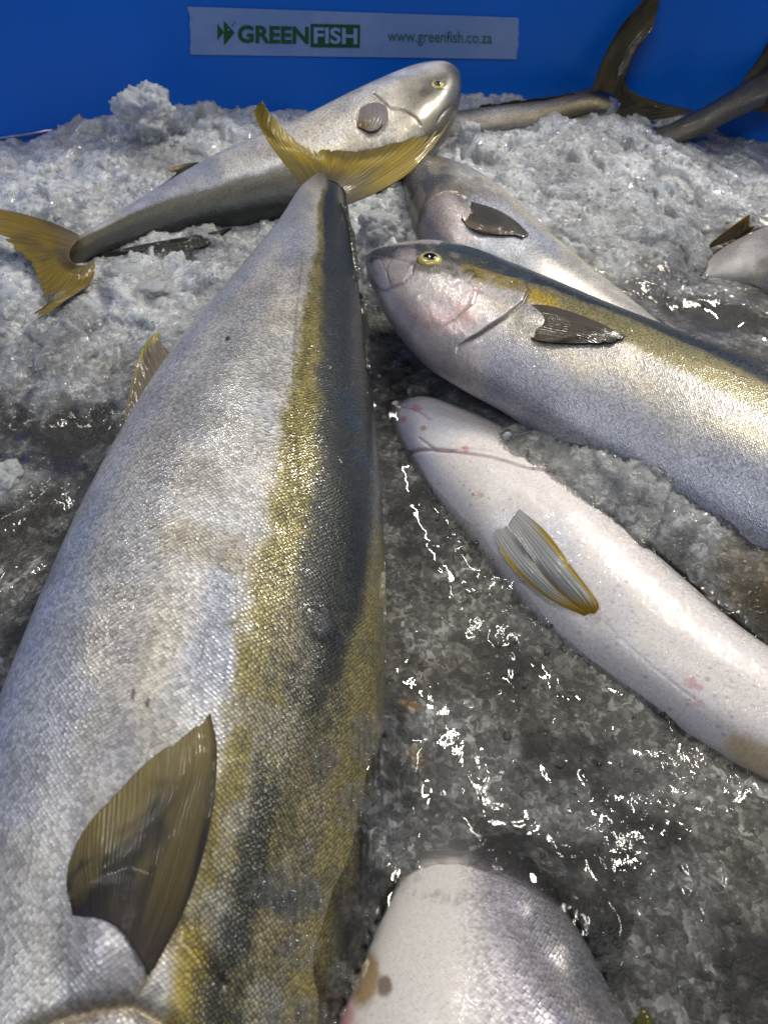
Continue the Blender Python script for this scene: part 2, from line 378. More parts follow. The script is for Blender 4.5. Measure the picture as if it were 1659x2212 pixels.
# ---------------------------------------------------------------- fish bodies
ALL_TOPS = []      # (points) of every fish, for the water and ice to know what they lie against
class Fish:
    def __init__(s, stations, ratio=0.6, roll=0.0, N=320, M=160, expo=2.15, blunt=None):
        """stations: (Lx,Ly,Rx,Ry,z[,ratio]) along the fish; L and R are its two outline sides."""
        rows = []
        for st in stations:
            Lx, Ly, Rx, Ry, z = st[:5]; rt = st[5] if len(st) > 5 else ratio
            L = np.array([Lx, Ly], float); R = np.array([Rx, Ry], float)
            e = (R - L) / np.linalg.norm(R - L)
            Lw = P(Lx, Ly, z); Rw = P(Rx, Ry, z)
            c = (Lw + Rw) / 2; w = (Rw - Lw); a = np.linalg.norm(w) / 2; w = w / np.linalg.norm(w)
            roll_ = radians(st[6]) if len(st) > 6 else roll
            w = np.array([w[0] * cos(roll_), w[1] * cos(roll_), sin(roll_)])
            n = np.array([0, 0, 1.0]) - w * w[2]; n /= np.linalg.norm(n)
            wh = np.array([w[0], w[1], 0]) / np.hypot(w[0], w[1])
            th = np.linspace(0, 2 * pi, 64, endpoint=False)
            for it in range(12):
                pts = c + np.outer(np.cos(th), w) * a + np.outer(np.sin(th), n) * a * rt
                q = proj(pts)[:, :2] @ e
                lo, hi = q.min(), q.max(); dl, dh = L @ e, R @ e
                k = proj(c)[2] / FPX
                c = c + wh * ((dl + dh) / 2 - (lo + hi) / 2) * k * 0.8
                a = max(0.001, a + ((dh - dl) - (hi - lo)) / 2 * k * 0.8)
            rows.append(np.concatenate([c, w * a, n * a * rt]))
        rows = np.array(rows)
        seg = np.linalg.norm(np.diff(rows[:, :3], axis=0), axis=1); ts = np.concatenate([[0], np.cumsum(seg)])
        s.len = ts[-1]
        dense = np.linspace(0, s.len, N)
        D = interp_rows(rows, ts, dense)
        s.s = dense / s.len
        a = np.linalg.norm(D[:, 3:6], axis=1)
        # rounded closing at both ends
        th = np.linspace(0, 2 * pi, M, endpoint=False)
        ct = np.sign(np.cos(th)) * np.abs(np.cos(th)) ** (2 / expo); sn = np.sign(np.sin(th)) * np.abs(np.sin(th)) ** (2 / expo)
        s.N, s.M = N, M
        C = D[:, None, :3]; W = D[:, None, 3:6]; H = D[:, None, 6:9]
        s.S = np.repeat(s.s[:, None], M, 1); s.Q = np.repeat(((ct + 1) / 2)[None, :], N, 0)
        s.top = np.repeat((sn > -0.05)[None, :], N, 0)
        s.V = C + W * ct[None, :, None] + H * sn[None, :, None]
        s.nrm = (W / np.sum(W ** 2, -1, keepdims=True) * ct[None, :, None] + H / np.sum(H ** 2, -1, keepdims=True) * sn[None, :, None])
        s.nrm /= np.linalg.norm(s.nrm, axis=-1, keepdims=True)
        amax = a.max(); s.a = a; s.amax = amax
        du = (s.len / (N - 1)) * (amax / np.maximum(a, amax * 0.2)) ** 0.75
        u = np.cumsum(np.full(N, 1.0) * du)
        circ = 2 * pi * amax * 0.82
        s.U = np.repeat(u[:, None], M, 1); s.T = np.repeat((th / (2 * pi) * circ)[None, :], N, 0)
        s.X = s.S * s.len; s.Y = (s.Q - 0.5) * 2 * a[:, None]   # metres along / across
        s.C0, s.C1 = D[0, :3], D[-1, :3]
        s.disp = np.zeros((N, M)); s.col = np.zeros((N, M, 3)); s.prm = np.zeros((N, M, 3)); s.prm[..., 2] = 1
        s.update()
    def update(s):
        s.px = proj(s.V)
        s.face = np.einsum('ijk,ijk->ij', s.nrm, CP - s.V) > 0
    def at(s, px, py):
        """index of the visible surface point seen at a pixel"""
        d = (s.px[..., 0] - px) ** 2 + (s.px[..., 1] - py) ** 2
        d = np.where(s.face, d, 1e12)
        return np.unravel_index(np.argmin(d), d.shape)
    def xy(s, px, py):
        i = s.at(px, py); return s.X[i], s.Y[i]
    def pt(s, px, py, off=0.001):
        i = s.at(px, py); p = s.V[i] + s.nrm[i] * (off + s.disp[i])
        # slide sideways so that it still lies on the sight line of an off-surface pixel
        d = ray(px, py); d = d / np.linalg.norm(d); k = (p - CP) @ d
        return CP + d * k
    def line_dist(s, pts, closed=False):
        """distance (m) in body coordinates to a polyline given by surface pixels"""
        q = np.array([s.xy(*p) for p in pts]); best = np.full(s.X.shape, 9.0)
        k = max(2, 14); 
        t = np.linspace(0, len(q) - 1, (len(q) - 1) * 6 + 1); qq = interp_rows(q, np.arange(len(q)), t) if len(q) > 2 else np.array([q[0] + (q[1] - q[0]) * x for x in t])
        for A, B in zip(qq[:-1], qq[1:]):
            ab = B - A; L2 = max(ab @ ab, 1e-12)
            t = np.clip(((s.X - A[0]) * ab[0] + (s.Y - A[1]) * ab[1]) / L2, 0, 1)
            best = np.minimum(best, np.hypot(s.X - A[0] - t * ab[0], s.Y - A[1] - t * ab[1]))
        return np.where(s.top, best, 9.0)
    def spot(s, px, py, rx, ry=None, ang=0.0, soft=0.5, rag=0.0, seed=1):
        """soft mask round a surface point, radii in metres along / across the fish"""
        ry = ry or rx; x0, y0 = s.xy(px, py); dx = s.X - x0; dy = s.Y - y0
        ca, sa = cos(ang), sin(ang); a = (dx * ca + dy * sa) / rx; b = (-dx * sa + dy * ca) / ry
        d = np.hypot(a, b)
        if rag: d = d + rag * (fbm(s.X * 1.4 / min(rx, ry), s.Y * 1.4 / min(rx, ry), 4, seed) - 0.5) * 2
        return np.where(s.top, 1 - sst(d, 1 - soft, 1 + soft * 0.5), 0)
    def paint(s, m, c, k=1.0): s.col[:] = mix(s.col, c, np.clip(m * k, 0, 1))
    def crease(s, pts, w, depth, c=None, k=0.8, side=0.0):
        d = s.line_dist(pts); g = np.exp(-(d / w) ** 2)
        s.disp -= depth * g
        if c is not None: s.paint(g, c, k)
        return d
    def plate(s, pts, h, fall):
        """raised plate ending in a step along a line of surface pixels (snout side raised)"""
        q = np.array([s.xy(*p) for p in pts]); q = q[np.argsort(q[:, 1])]
        d = np.interp(s.Y, q[:, 1], q[:, 0]) - s.X; r = (q[-1, 1] - q[0, 1])
        m = sst(s.Y, q[0, 1] - .1 * r, q[0, 1] + .15 * r) * (1 - sst(s.Y, q[-1, 1] - .15 * r, q[-1, 1] + .1 * r)) * s.top
        s.disp += h * sst(d, -.0002, .0007) * np.exp(-np.clip(d, 0, 1) / fall) * m
        g = np.exp(-((d + .0010) / .0011) ** 2) * m; return g
    def band(s, pts, flip=False):
        r = sorted((s.S[s.at(*p)], (1 - s.Q[s.at(*p)]) if flip else s.Q[s.at(*p)]) for p in pts)
        return np.interp(s.S, [a for a, b in r], [b for a, b in r])
    def build(s, name, mat, root):
        V = (s.V + s.nrm * s.disp[..., None]).reshape(-1, 3)
        V = np.vstack([V, V[:s.M].mean(0), V[-s.M:].mean(0)])
        F = grid_faces(s.N, s.M, True)[:, ::-1]
        k0 = s.N * s.M; j = np.arange(s.M)
        c0 = np.stack([np.full(s.M, k0), j, (j + 1) % s.M, np.full(s.M, k0)], -1)
        # caps as triangles folded into quads would be degenerate: use small extra rings instead
        ringA = V[:s.M] * 0.15 + V[k0] * 0.85; ringB = V[k0 - s.M:k0] * 0.15 + V[k0 + 1] * 0.85
        V = np.vstack([V[:k0], ringA, ringB])
        fa = np.stack([j, (j + 1) % s.M, k0 + (j + 1) % s.M, k0 + j], -1)
        b0 = k0 - s.M; fb = np.stack([b0 + (j + 1) % s.M, b0 + j, k0 + s.M + j, k0 + s.M + (j + 1) % s.M], -1)
        F = np.vstack([F, fa, fb])
        ex = lambda A: np.vstack([A.reshape(k0, -1), A[0].reshape(s.M, -1), A[-1].reshape(s.M, -1)])
        uv = ex(np.stack([s.U, s.T], -1))
        o = mesh_obj(name, V, F, mat, ex(s.col), ex(s.prm), uv)
        under(o, root)
        ALL_TOPS.append(V[:k0].reshape(s.N, s.M, 3))
        return o

def fin(name, rays, root, colf, nu=120, nv=50, thick=0.0005, rag=0.0, seed=3, ridge=0.00010, nrays=22, parent_part=None):
    """rays: list of polylines of world points, root to edge, in order across the fin."""
    R = np.array(rays, float)                         # (r, p, 3)
    r, p, _ = R.shape
    A = np.stack([interp_rows(R[k], np.linspace(0, 1, p), np.linspace(0, 1, nv)) for k in range(r)])   # r,nv,3
    B = np.stack([interp_rows(A[:, j], np.linspace(0, 1, r), np.linspace(0, 1, nu)) for j in range(nv)], 1)   # nu,nv,3
    u = np.linspace(0, 1, nu)[:, None] * np.ones((1, nv)); v = np.ones((nu, 1)) * np.linspace(0, 1, nv)[None]
    if rag:
        cut = 1 - rag * (1.3 * vn(u * 70, u * 0, seed) ** 2 * vn(u * 21, u * 0 + 9, seed + 4) + 1.6 * vn(u * 11, u * 0 + 3, seed + 1) ** 3)[:, :1] * np.clip(np.minimum(u, 1 - u) * 12, 0, 1)[:, :1]
        # shorten each ray raggedly
        f = v * cut; fi = f * (nv - 1); i0 = np.clip(np.floor(fi).astype(int), 0, nv - 2); t = (fi - i0)[..., None]
        ii = np.arange(nu)[:, None]; B = B[ii, i0] * (1 - t) + B[ii, i0 + 1] * t
    du = np.gradient(B, axis=0); dv = np.gradient(B, axis=1); n = np.cross(du, dv); n /= np.linalg.norm(n, axis=-1, keepdims=True) + 1e-12
    if np.sum(n * (CP - B)) < 0: n = -n
    th = (thick * (0.25 + 0.75 * (1 - v) + 0.1))[..., None]
    rd = (ridge * np.cos(u * 2 * pi * nrays) * (0.4 + 0.6 * v))[..., None]
    Vt = B + n * (th / 2 + rd); Vb = B - n * (th / 2 - rd)
    G = np.concatenate([Vt, Vb[:, ::-1]], axis=1)      # closed strip round the thickness
    m = 2 * nv
    F = grid_faces(nu, m, True)
    # close both side edges
    e0 = np.array([[j, j + 1, m - 2 - j, m - 1 - j] for j in range(nv - 1)]); e1 = e0[:, ::-1] + (nu - 1) * m
    F = np.vstack([F, e0, e1])
    c = colf(u, v); cc = np.concatenate([c, c[:, ::-1]], 1).reshape(-1, 3)
    uvv = np.stack([u, v], -1); uvv = np.concatenate([uvv, uvv[:, ::-1]], 1).reshape(-1, 2)
    o = mesh_obj(name, G.reshape(-1, 3), F, FIN, cc, None, uvv)
    under(o, root)
    return o

EYE_IRIS = flat_mat('eye_iris', (0.58, 0.50, 0.17), 0.25, 0.1, 1.0, 0.15, 500)
PUPIL = flat_mat('eye_pupil', (0.004, 0.004, 0.004), 0.08, 0, 1.0)
EYERING = flat_mat('eye_ring', (0.10, 0.085, 0.02), 0.3, 0, 1.0)
def eye(fish, px, py, rpx, root, squash=1.0):
    i = fish.at(px, py); n = fish.nrm[i]; c = fish.V[i] + n * (fish.disp[i] - 0.0006)
    r = rpx / FPX * fish.px[i][2]
    t = np.cross(n, [0, 0, 1.0]); t /= np.linalg.norm(t); b = np.cross(n, t)
    def dome(name, rad, hgt, lift, mat, rin=0.0):
        nr, na = 14, 48
        rr = np.linspace(rin, 1, nr)[:, None]; aa = np.linspace(0, 2 * pi, na, endpoint=False)[None]
        z = lift + hgt * np.sqrt(np.clip(1 - rr ** 2, 0, 1)) + 0 * aa
        Pp = c + (rad * rr * np.cos(aa))[..., None] * t + (rad * rr * np.sin(aa))[..., None] * b * squash + z[..., None] * n
        return mesh_obj(name, Pp.reshape(-1, 3), grid_faces(nr, na, True), mat)
    e = dome('eye', r, r * 0.45, 0, EYE_IRIS, 0.001); under(e, root)
    for nm, args in (('eye_rim', (r * 1.12, r * 0.10, -0.0001, EYERING)), ('pupil_rim', (r * 0.62, r * 0.18, r * 0.30, EYERING)), ('pupil', (r * 0.50, r * 0.16, r * 0.36, PUPIL))):
        q = dome(nm, *args, 0.001); q.parent = e; q.matrix_parent_inverse = e.matrix_basis.inverted()
        q.matrix_parent_inverse = __import__('mathutils').Matrix.Translation(-root.location) if False else q.matrix_parent_inverse
    return e

SILVER = np.array([0.50, 0.50, 0.53]); GOLD = np.array([0.25, 0.205, 0.035]); NAVY = np.array([0.022, 0.031, 0.030]); WHITE = np.array([0.66, 0.63, 0.66])

# ================================================================= BIN
def bin_wall_y(x):
    return 0.795 - 0.26 * np.clip(np.abs(x + 0.02) - 0.32, 0, None)
def build_bin():
    root = thing('fish_bin', 'deep blue plastic bin holding the fish and ice, white printed tape on its back wall', 'bin', (0, 0.79, 0))
    blue = flat_mat('blue_plastic', (0.001, 0.145, 0.72), 0.38, 0, 0.0, 0.20, 7, 0.0008, 90, 0.40)
    # walls as one solid profile in plan, swept from floor to above the frame
    inner = []
    for x in np.linspace(-0.52, 0.52, 120): inner.append((x, bin_wall_y(np.array(x))))
    inner = [(-0.62, -0.5), (-0.62, 0.35), (-0.60, 0.60), (-0.57, 0.70)] + [(float(a), float(b)) for a, b in inner] + [(0.57, 0.70), (0.60, 0.60), (0.62, 0.35), (0.62, -0.5)]
    Pn = np.array(inner); T = np.gradient(Pn, axis=0); T /= np.linalg.norm(T, axis=1, keepdims=True)
    O = Pn + np.stack([-T[:, 1], T[:, 0]], 1) * 0.035
    zs = np.array([-0.16, -0.05, 0.0, 0.08, 0.16, 0.235, 0.25])
    lean = 0.03
    def ring(Q, k=1.0): return np.stack([np.column_stack([Q[:, 0], Q[:, 1] + (z - 0.0) * lean * k, np.full(len(Q), z)]) for z in zs])
    I = ring(Pn); Ou = ring(O)
    G = np.concatenate([I, Ou[::-1]], 0)
    V = G.reshape(-1, 3); F = grid_faces(len(G), len(Pn), False)
    o = mesh_obj('bin_wall', V, F, blue); under(o, root)
    fl = mesh_obj('bin_floor', [(-0.63, -0.5, -0.16), (0.63, -0.5, -0.16), (0.63, 0.83, -0.16), (-0.63, 0.83, -0.16)], [(0, 1, 2, 3)], blue, smooth=False); under(fl, root)
    # tape
    def W(px, py, off=0.0012):
        d = ray(px, py); Y = 0.795
        for _ in range(4):
            p = CP + d * (Y / d[1]); Y = float(bin_wall_y(np.array(p[0]))) + p[2] * lean - off
        return CP + d * (Y / d[1])
    tape_m, nt = new_mat('white_tape'); b = NB(nt)
    out = b.n('ShaderNodeOutputMaterial'); pr = b.n('ShaderNodeBsdfPrincipled'); nt.links.new(pr.outputs[0], out.inputs[0])
    geo = b.n('ShaderNodeTexCoord').outputs['Object']
    b.put(pr.inputs['Base Color'], b.mixc(b.mr(b.noise(geo, 22, 4, 0.6), 0.35, 0.7, 0, 1), (0.17, 0.29, 0.62, 1), (0.22, 0.34, 0.66, 1)))
    pr.inputs['Roughness'].default_value = 0.35
    b.put(pr.inputs['Normal'], b.bump(b.noise(geo, 60, 3, 0.5), 0.5, 0.0006))
    n = 60
    top = [(405 + (1120 - 405) * t, 14 + (38 - 14) * t) for t in np.linspace(0, 1, n)]
    bot = [(412 + (1115 - 412) * t, 118 + (128 - 118) * t) for t in np.linspace(0, 1, n)]
    V = []; m = 9
    for i in range(n):
        for j in range(m):
            t = j / (m - 1); a = np.array(top[i]); c = np.array(bot[i]); q = a * (1 - t) + c * t
            if i == 0: q[0] += [0, 3, 5, 2, 4, 2, 3, 0, 1][j]
            if i == n - 1: q[0] += [-1, 1, 0, 2, 1, 3, 1, 0, 1][j]
            V.append(W(*q))
    tape = mesh_obj('tape', V, grid_faces(n, m, False), tape_m); under(tape, root)
    tape['label'] = 'crooked white tape printed with green lettering'
    green = flat_mat('green_ink', (0.006, 0.075, 0.028), 0.5)
    green2 = flat_mat('green_ink_light', (0.035, 0.135, 0.11), 0.5)
    pale = flat_mat('tape_white_ink', (0.21, 0.33, 0.65), 0.45)
    def to_wall(pts, off): return [W(x, y, off) for x, y in pts]
    def tape_pt(x, y):  # x 405..1120, y 0..1 across tape
        t = (x - 405) / 715.0
        return x + 0 * y, (14 + 24 * t) * (1 - y) + (118 + 10 * t) * y
    def text(name, body, x0, x1, ytop, ybot, mat, off, bold=0.0, shear=0.0, fit_h=None):
        cu = bpy.data.curves.new(name, 'FONT'); cu.body = body; cu.size = 1; cu.offset = bold; cu.shear = shear; cu.resolution_u = 5
        tmp = bpy.data.objects.new(name, cu); COL.objects.link(tmp)
        bpy.context.view_layer.update()
        me = bpy.data.meshes.new_from_object(tmp.evaluated_get(bpy.context.evaluated_depsgraph_get()))
        COL.objects.unlink(tmp); bpy.data.objects.remove(tmp)
        co = np.empty(len(me.vertices) * 3); me.vertices.foreach_get('co', co); co = co.reshape(-1, 3)
        lo = co.min(0); hi = co.max(0)
        out = []
        for c in co:
            u = (c[0] - lo[0]) / (hi[0] - lo[0]); v = (c[1] - lo[1]) / (hi[1] - lo[1])
            x = x0 + (x1 - x0) * u; y = ybot + (ytop - ybot) * v
            out.append(W(*tape_pt(x, y), off))
        me.vertices.foreach_set('co', np.array(out, np.float32).ravel()); me.update()
        me.materials.clear(); me.materials.append(mat)
        o = bpy.data.objects.new(name, me); COL.objects.link(o); o.parent = tape
        return o
    text('lettering', 'GREEN', 514, 667, 0.355, 0.735, green, 0.0018, 0.035)
    # FISH on a green block
    fr = mesh_obj('lettering_block', to_wall([tape_pt(671, 0.29), tape_pt(778, 0.28), tape_pt(777, 0.79), tape_pt(671, 0.80)], 0.0017), [(0, 3, 2, 1)], green, smooth=False); fr.parent = tape
    text('lettering', 'FISH', 678, 772, 0.355, 0.72, pale, 0.0022, 0.03)
    text('web_lettering', 'www.greenfish.co.za', 837, 1063, 0.37, 0.72, green2, 0.0018, 0.004)
    # little fish emblem: a triangle tail, a bigger body arrow and a dotted eye
    for nm, pts in (('emblem', [(470, .34), (470, .68), (484, .52)]), ('emblem', [(484, .27), (484, .80), (507, .52)])):
        q = mesh_obj(nm, to_wall([tape_pt(*p) for p in pts], 0.0018), [(0, 1, 2)], green, smooth=False); q.parent = tape
    for (cx, cy, r) in ((494, .46, 2.0), (503, .36, 1.8), (508, .31, 1.5), (504, .29, 1.2)):
        pts = [(cx + r * cos(a), cy + r * sin(a) / 105) for a in np.linspace(0, 2 * pi, 12, endpoint=False)]
        V = to_wall([tape_pt(*p) for p in pts] + [tape_pt(cx, cy)], 0.0021)
        q = mesh_obj('emblem_dot', V, [(12, k, (k + 1) % 12) for k in range(12)], pale if cx < 500 else green, smooth=False); q.parent = tape
    for ch in tape.children: ch.matrix_parent_inverse = __import__('mathutils').Matrix.Translation(-root.location) @ __import__('mathutils').Matrix.Identity(4) if False else ch.matrix_parent_inverse
    # wet ridge added low on the left wall to catch water-line glints
    V = []; k = 40; mm = 10
    for i in range(k):
        t = i / (k - 1); base = W(-40 + 250 * t, 305 - 36 * t, 0.0)
        for j in range(mm):
            a = 2 * pi * j / mm; V.append(base + np.array([0, -0.0032 * cos(a), 0.0026 * sin(a)]))
    wetblue = flat_mat('wet_blue_plastic', (0.004, 0.07, 0.36), 0.12, 0, 1.0, 0.1, 40, 0.004, 130)
    lg = mesh_obj('glint_ridge', V, grid_faces(k, mm, True), wetblue); under(lg, root)
    return root
BIN = build_bin()

# ================================================================= FISH
FG = 'yellow-striped silver fish lying in the ice'

def base_colours(f, b1, b2, jit=0.03, seed=1, gold=GOLD, navy=NAVY, silver=SILVER, flip=False, gold_fade=0.05, dark_fade=0.05, metal=0.35):
    """silver flank, gold stripe from b1(s), dark back from b2(s); Q runs belly 0 -> back 1 (flip reverses)."""
    Q = 1 - f.Q if flip else f.Q
    f.BQ = Q
    nz = (fbm(f.X * 55, f.Y * 55, 4, seed) - 0.5); nz2 = fbm(f.X * 22, f.Y * 22, 3, seed + 5) - 0.5
    sc = (fbm(f.X * 320, f.Y * 320, 2, seed + 8) - 0.5)
    q = Q + jit * 2 * nz + jit * 0.8 * sc
    c = np.zeros(f.col.shape) + silver
    # broad pearly shifts: bluish, pinkish and warm
    n1 = fbm(f.X * 14, f.Y * 28, 3, seed + 20); n2 = fbm(f.X * 18 + 9, f.Y * 30, 3, seed + 30)
    c = mix(c, silver * [0.72, 0.80, 1.02], sst(n1, 0.42, 0.70) * 0.85)
    c = mix(c, silver * [1.10, 1.0, 0.80], sst(n2, 0.42, 0.70) * 0.6)
    n3 = fbm(f.X * 60, f.Y * 60, 4, seed + 40); c = c * (.82 + .36 * sst(n3, .3, .7))[..., None]
    m1 = sst(q, b1 - gold_fade, b1 + gold_fade); m2 = sst(q + 0.3 * jit * nz2, b2 - dark_fade, b2 + dark_fade)
    g = gold * (0.75 + 0.5 * fbm(f.X * 120, f.Y * 120, 3, seed + 3))[..., None]
    c = mix(c, g, m1 * 0.92)
    c = mix(c, navy, m2)
    f.col[:] = c; f.m1 = m1; f.m2 = m2
    f.prm[..., 0] = 0.12 + 0.25 * m1 + 0.5 * m2; f.prm[..., 1] = metal * (1 - 0.3 * m1) * (1 - .9 * m2) ; f.prm[..., 2] = 1.0

# ---------- 1. the big fish in front, tail up at the top
def big_fish():
    root = thing('yellowtail_fish', 'huge silver fish with gold stripe, its yellow forked tail raised over another fish', 'fish', P(300, 1500, 0), FG)
    st = [(700, 352, 738, 357, .100, .12), (688, 374, 740, 380, .099, .35), (668, 400, 745, 408, .096, .65), (640, 430, 757, 455, .093), (590, 512, 771, 545, .087), (505, 625, 787, 680, .078), (420, 735, 803, 800, .070), (330, 862, 818, 935, .062),
          (225, 1045, 831, 1120, .053), (140, 1210, 838, 1310, .039), (50, 1420, 830, 1530, .029, .6, -16), (-40, 1650, 800, 1770, .020, .6, -20), (-110, 1900, 757, 2030, .014, .6, -23),
          (-150, 2180, 705, 2310, .010, .6, -24), (-140, 2450, 620, 2570, .010, .6, -22), (-60, 2720, 500, 2830, .015), (120, 2980, 330, 3010, .015)]
    f = Fish(st, ratio=0.60, roll=radians(-13), N=760, M=420)
    S = f.S
    # stripe edges read along the fish: (y of station, start of gold, start of dark)
    ys = [(640, 430), (590, 512), (505, 625), (420, 735), (330, 862), (225, 1045), (140, 1210), (50, 1420), (-40, 1650), (-110, 1900), (-150, 2180)]
    sv = [k * 1.0 for k in range(2, 13)]
    rows_s = []
    for (Lx, Ly, Rx, Ry, *_r) in [s_[:4] for s_ in st[3:14]]:
        rows_s.append(f.S[f.at((Lx + Rx) / 2, (Ly + Ry) / 2)])
    b1 = f.band([(690, 440), (683, 540), (668, 620), (645, 720), (635, 800), (622, 880), (612, 960), (600, 1050), (588, 1140), (540, 1240), (535, 1320), (510, 1420), (495, 1540), (482, 1650), (440, 1800), (410, 1950), (380, 2100)])
    b2 = f.band([(700, 440), (700, 540), (697, 620), (695, 720), (690, 800), (688, 880), (688, 960), (680, 1050), (665, 1140), (650, 1240), (640, 1340), (640, 1450), (650, 1550), (640, 1680), (600, 1820), (560, 1950), (530, 2100)])
    base_colours(f, b1, b2, jit=0.035, seed=3, gold_fade=0.03, dark_fade=0.035, silver=np.array([0.44, 0.435, 0.44]))
    lower = sst(S, rows_s[5], rows_s[8])          # towards the head the dark back breaks into gold scales
    n = fbm(f.X * 45, f.Y * 80, 4, 71); nf = fbm(f.X * 260, f.Y * 260, 3, 72)
    zone = lower * sst(f.Q, b1 + .01, b1 + .12)
    pal = np.array([0.27, 0.23, 0.115])
    f.paint(f.m2 * lower, pal, .93); f.paint(zone * sst(nf, .5, .65), [0.42, 0.38, 0.22], .5); f.paint(zone * sst(n, .58, .72), [0.12, 0.14, 0.13], .4)
    f.prm[..., 0] = np.clip(f.prm[..., 0] + zone * (.10 + .42 * sst(n, .40, .64) + .25 * (nf - .5)), 0, 0.95)
    f.prm[..., 0] -= zone * f.m2 * .35; f.prm[..., 0] = np.clip(f.prm[..., 0], .05, .95)
    f.prm[..., 0] = np.where(zone > .3, f.prm[..., 0] * (1 - .35 * sst(f.Q, .93, .97)), f.prm[..., 0])
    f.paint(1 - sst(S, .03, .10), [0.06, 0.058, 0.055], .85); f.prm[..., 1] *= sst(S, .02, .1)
    lowg = lower * f.m1 * (1 - f.m2); nk = fbm(f.X * 90, f.Y * 200, 3, 90)
    f.paint(lowg, [0.24, 0.20, 0.06], .6); f.paint(lowg * sst(nk, .48, .62), [0.36, 0.34, 0.24], .6); f.paint(lower * f.m1 * sst(fbm(f.X * 40, f.Y * 90, 4, 93), .52, .64), [0.11, 0.10, 0.055], .6)
    f.paint(lower * f.m1 * sst(fbm(f.X * 55, f.Y * 60, 4, 96), .58, .68), [0.34, 0.33, 0.33], .5)
    up = (1 - lower) * f.m1 * (1 - f.m2); f.paint(up * sst(nk, .45, .6), [0.13, 0.115, 0.02], .6)
    f.prm[..., 0] = np.clip(f.prm[..., 0] + .18 * lowg + .22 * up, 0, .95)
    # dark scarred patch
    for (x, y, rx, ry, sd) in ((700, 1270, .010, .016, 1), (715, 1400, .020, .011, 2), (790, 1260, .012, .004, 3), (680, 1500, .014, .006, 4), (700, 1350, .012, .008, 5)):
        f.paint(f.spot(x, y, rx * .8, ry * .8, rag=.8, soft=.35, seed=sd), [0.014, 0.015, 0.015], 0.8)
    f.paint(f.spot(690, 1345, .008, .007, rag=.3, soft=.3, seed=9), [0.13, 0.135, 0.145], 0.9)
    f.disp += 0.0012 * f.spot(690, 1345, .008, .007, rag=.3, soft=.4, seed=9)
    # brownish film patches on the flank
    for (x, y, rx, ry, sd) in ((430, 1170, .010, .026, 6), (540, 1235, .008, .012, 7), (280, 1275, .005, .011, 8), (620, 1400, .02, .010, 10)):
        f.paint(f.spot(x, y, rx, ry, rag=.55, soft=.5, seed=sd), [0.30, 0.25, 0.15], 0.45)
    # blue glaze on the back, blue-grey bands in the silver
    bl = f.line_dist([(740, 800), (775, 950), (800, 1030), (806, 1150)]); f.paint(np.exp(-(bl / .007) ** 2) * sst(fbm(f.X * 90, f.Y * 90, 3, 5), .35, .6), [0.015, 0.10, 0.22], 0.85)
    b3 = f.band([(808, 960), (812, 1050), (800, 1150), (785, 1250), (765, 1350), (742, 1450), (725, 1560), (700, 1700), (680, 1850), (640, 2000)])
    ed = sst(f.Q + .03 * (fbm(f.X * 60, f.Y * 60, 3, 77) - .5), b3 - .015, b3 + .03) * sst(S, rows_s[4], rows_s[5]); f.paint(ed, [0.26, 0.225, 0.085], .85); f.paint(ed * sst(fbm(f.X * 60, f.Y * 90, 4, 99), .5, .64), [0.12, 0.12, 0.07], .6)
    f.prm[..., 0] = f.prm[..., 0] * (1 - ed) + ed * .52
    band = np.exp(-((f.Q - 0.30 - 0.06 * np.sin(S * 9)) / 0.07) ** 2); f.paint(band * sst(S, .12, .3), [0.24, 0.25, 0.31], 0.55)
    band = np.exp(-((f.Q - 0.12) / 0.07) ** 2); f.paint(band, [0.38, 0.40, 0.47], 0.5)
    # flecks
    for (x, y, c) in ((375, 735, (.02, .01, .01)), (635, 970, (.12, .01, .01)), (318, 1520, (.03, .02, .02)), (290, 1500, (.05, .03, .03)), (492, 730, (.04, .01, .01))):
        f.paint(f.spot(x, y, .0018, .0012, soft=.3, rag=.3), list(c), .9)
    # lateral line
    f.crease([(655, 540), (640, 700), (635, 850), (640, 1000), (650, 1100)], .0006, .0003, [0.10, 0.09, 0.02], .5)
    # root of the breast fin and the edge of the gill cover
    lump = f.spot(245, 2035, .017, .014, soft=.9); f.disp += .0075 * lump; f.paint(lump, [0.62, 0.60, 0.68], .5)
    f.crease([(300, 2140), (350, 2065), (380, 2000)], .0014, .0014, [0.16, 0.12, 0.04], .7)
    f.crease([(395, 1985), (420, 2040), (450, 2085), (480, 2130)], .0010, .0010, [0.08, 0.06, 0.015], .8)
    d = f.crease([(60, 2235), (170, 2190), (270, 2170), (330, 2195), (380, 2225), (420, 2290)], .0030, .0030, [0.20, 0.14, 0.05], .75)
    f.paint(f.spot(410, 2110, .020, .008, soft=.6, rag=.3), [0.36, 0.27, 0.03], .8)
    f.update()
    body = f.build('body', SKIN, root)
    # tail fin: two long lobes, yellow with a ragged rear edge
    z = .098
    def T(*pp): return [P(x, y, zz) for x, y, zz in pp]
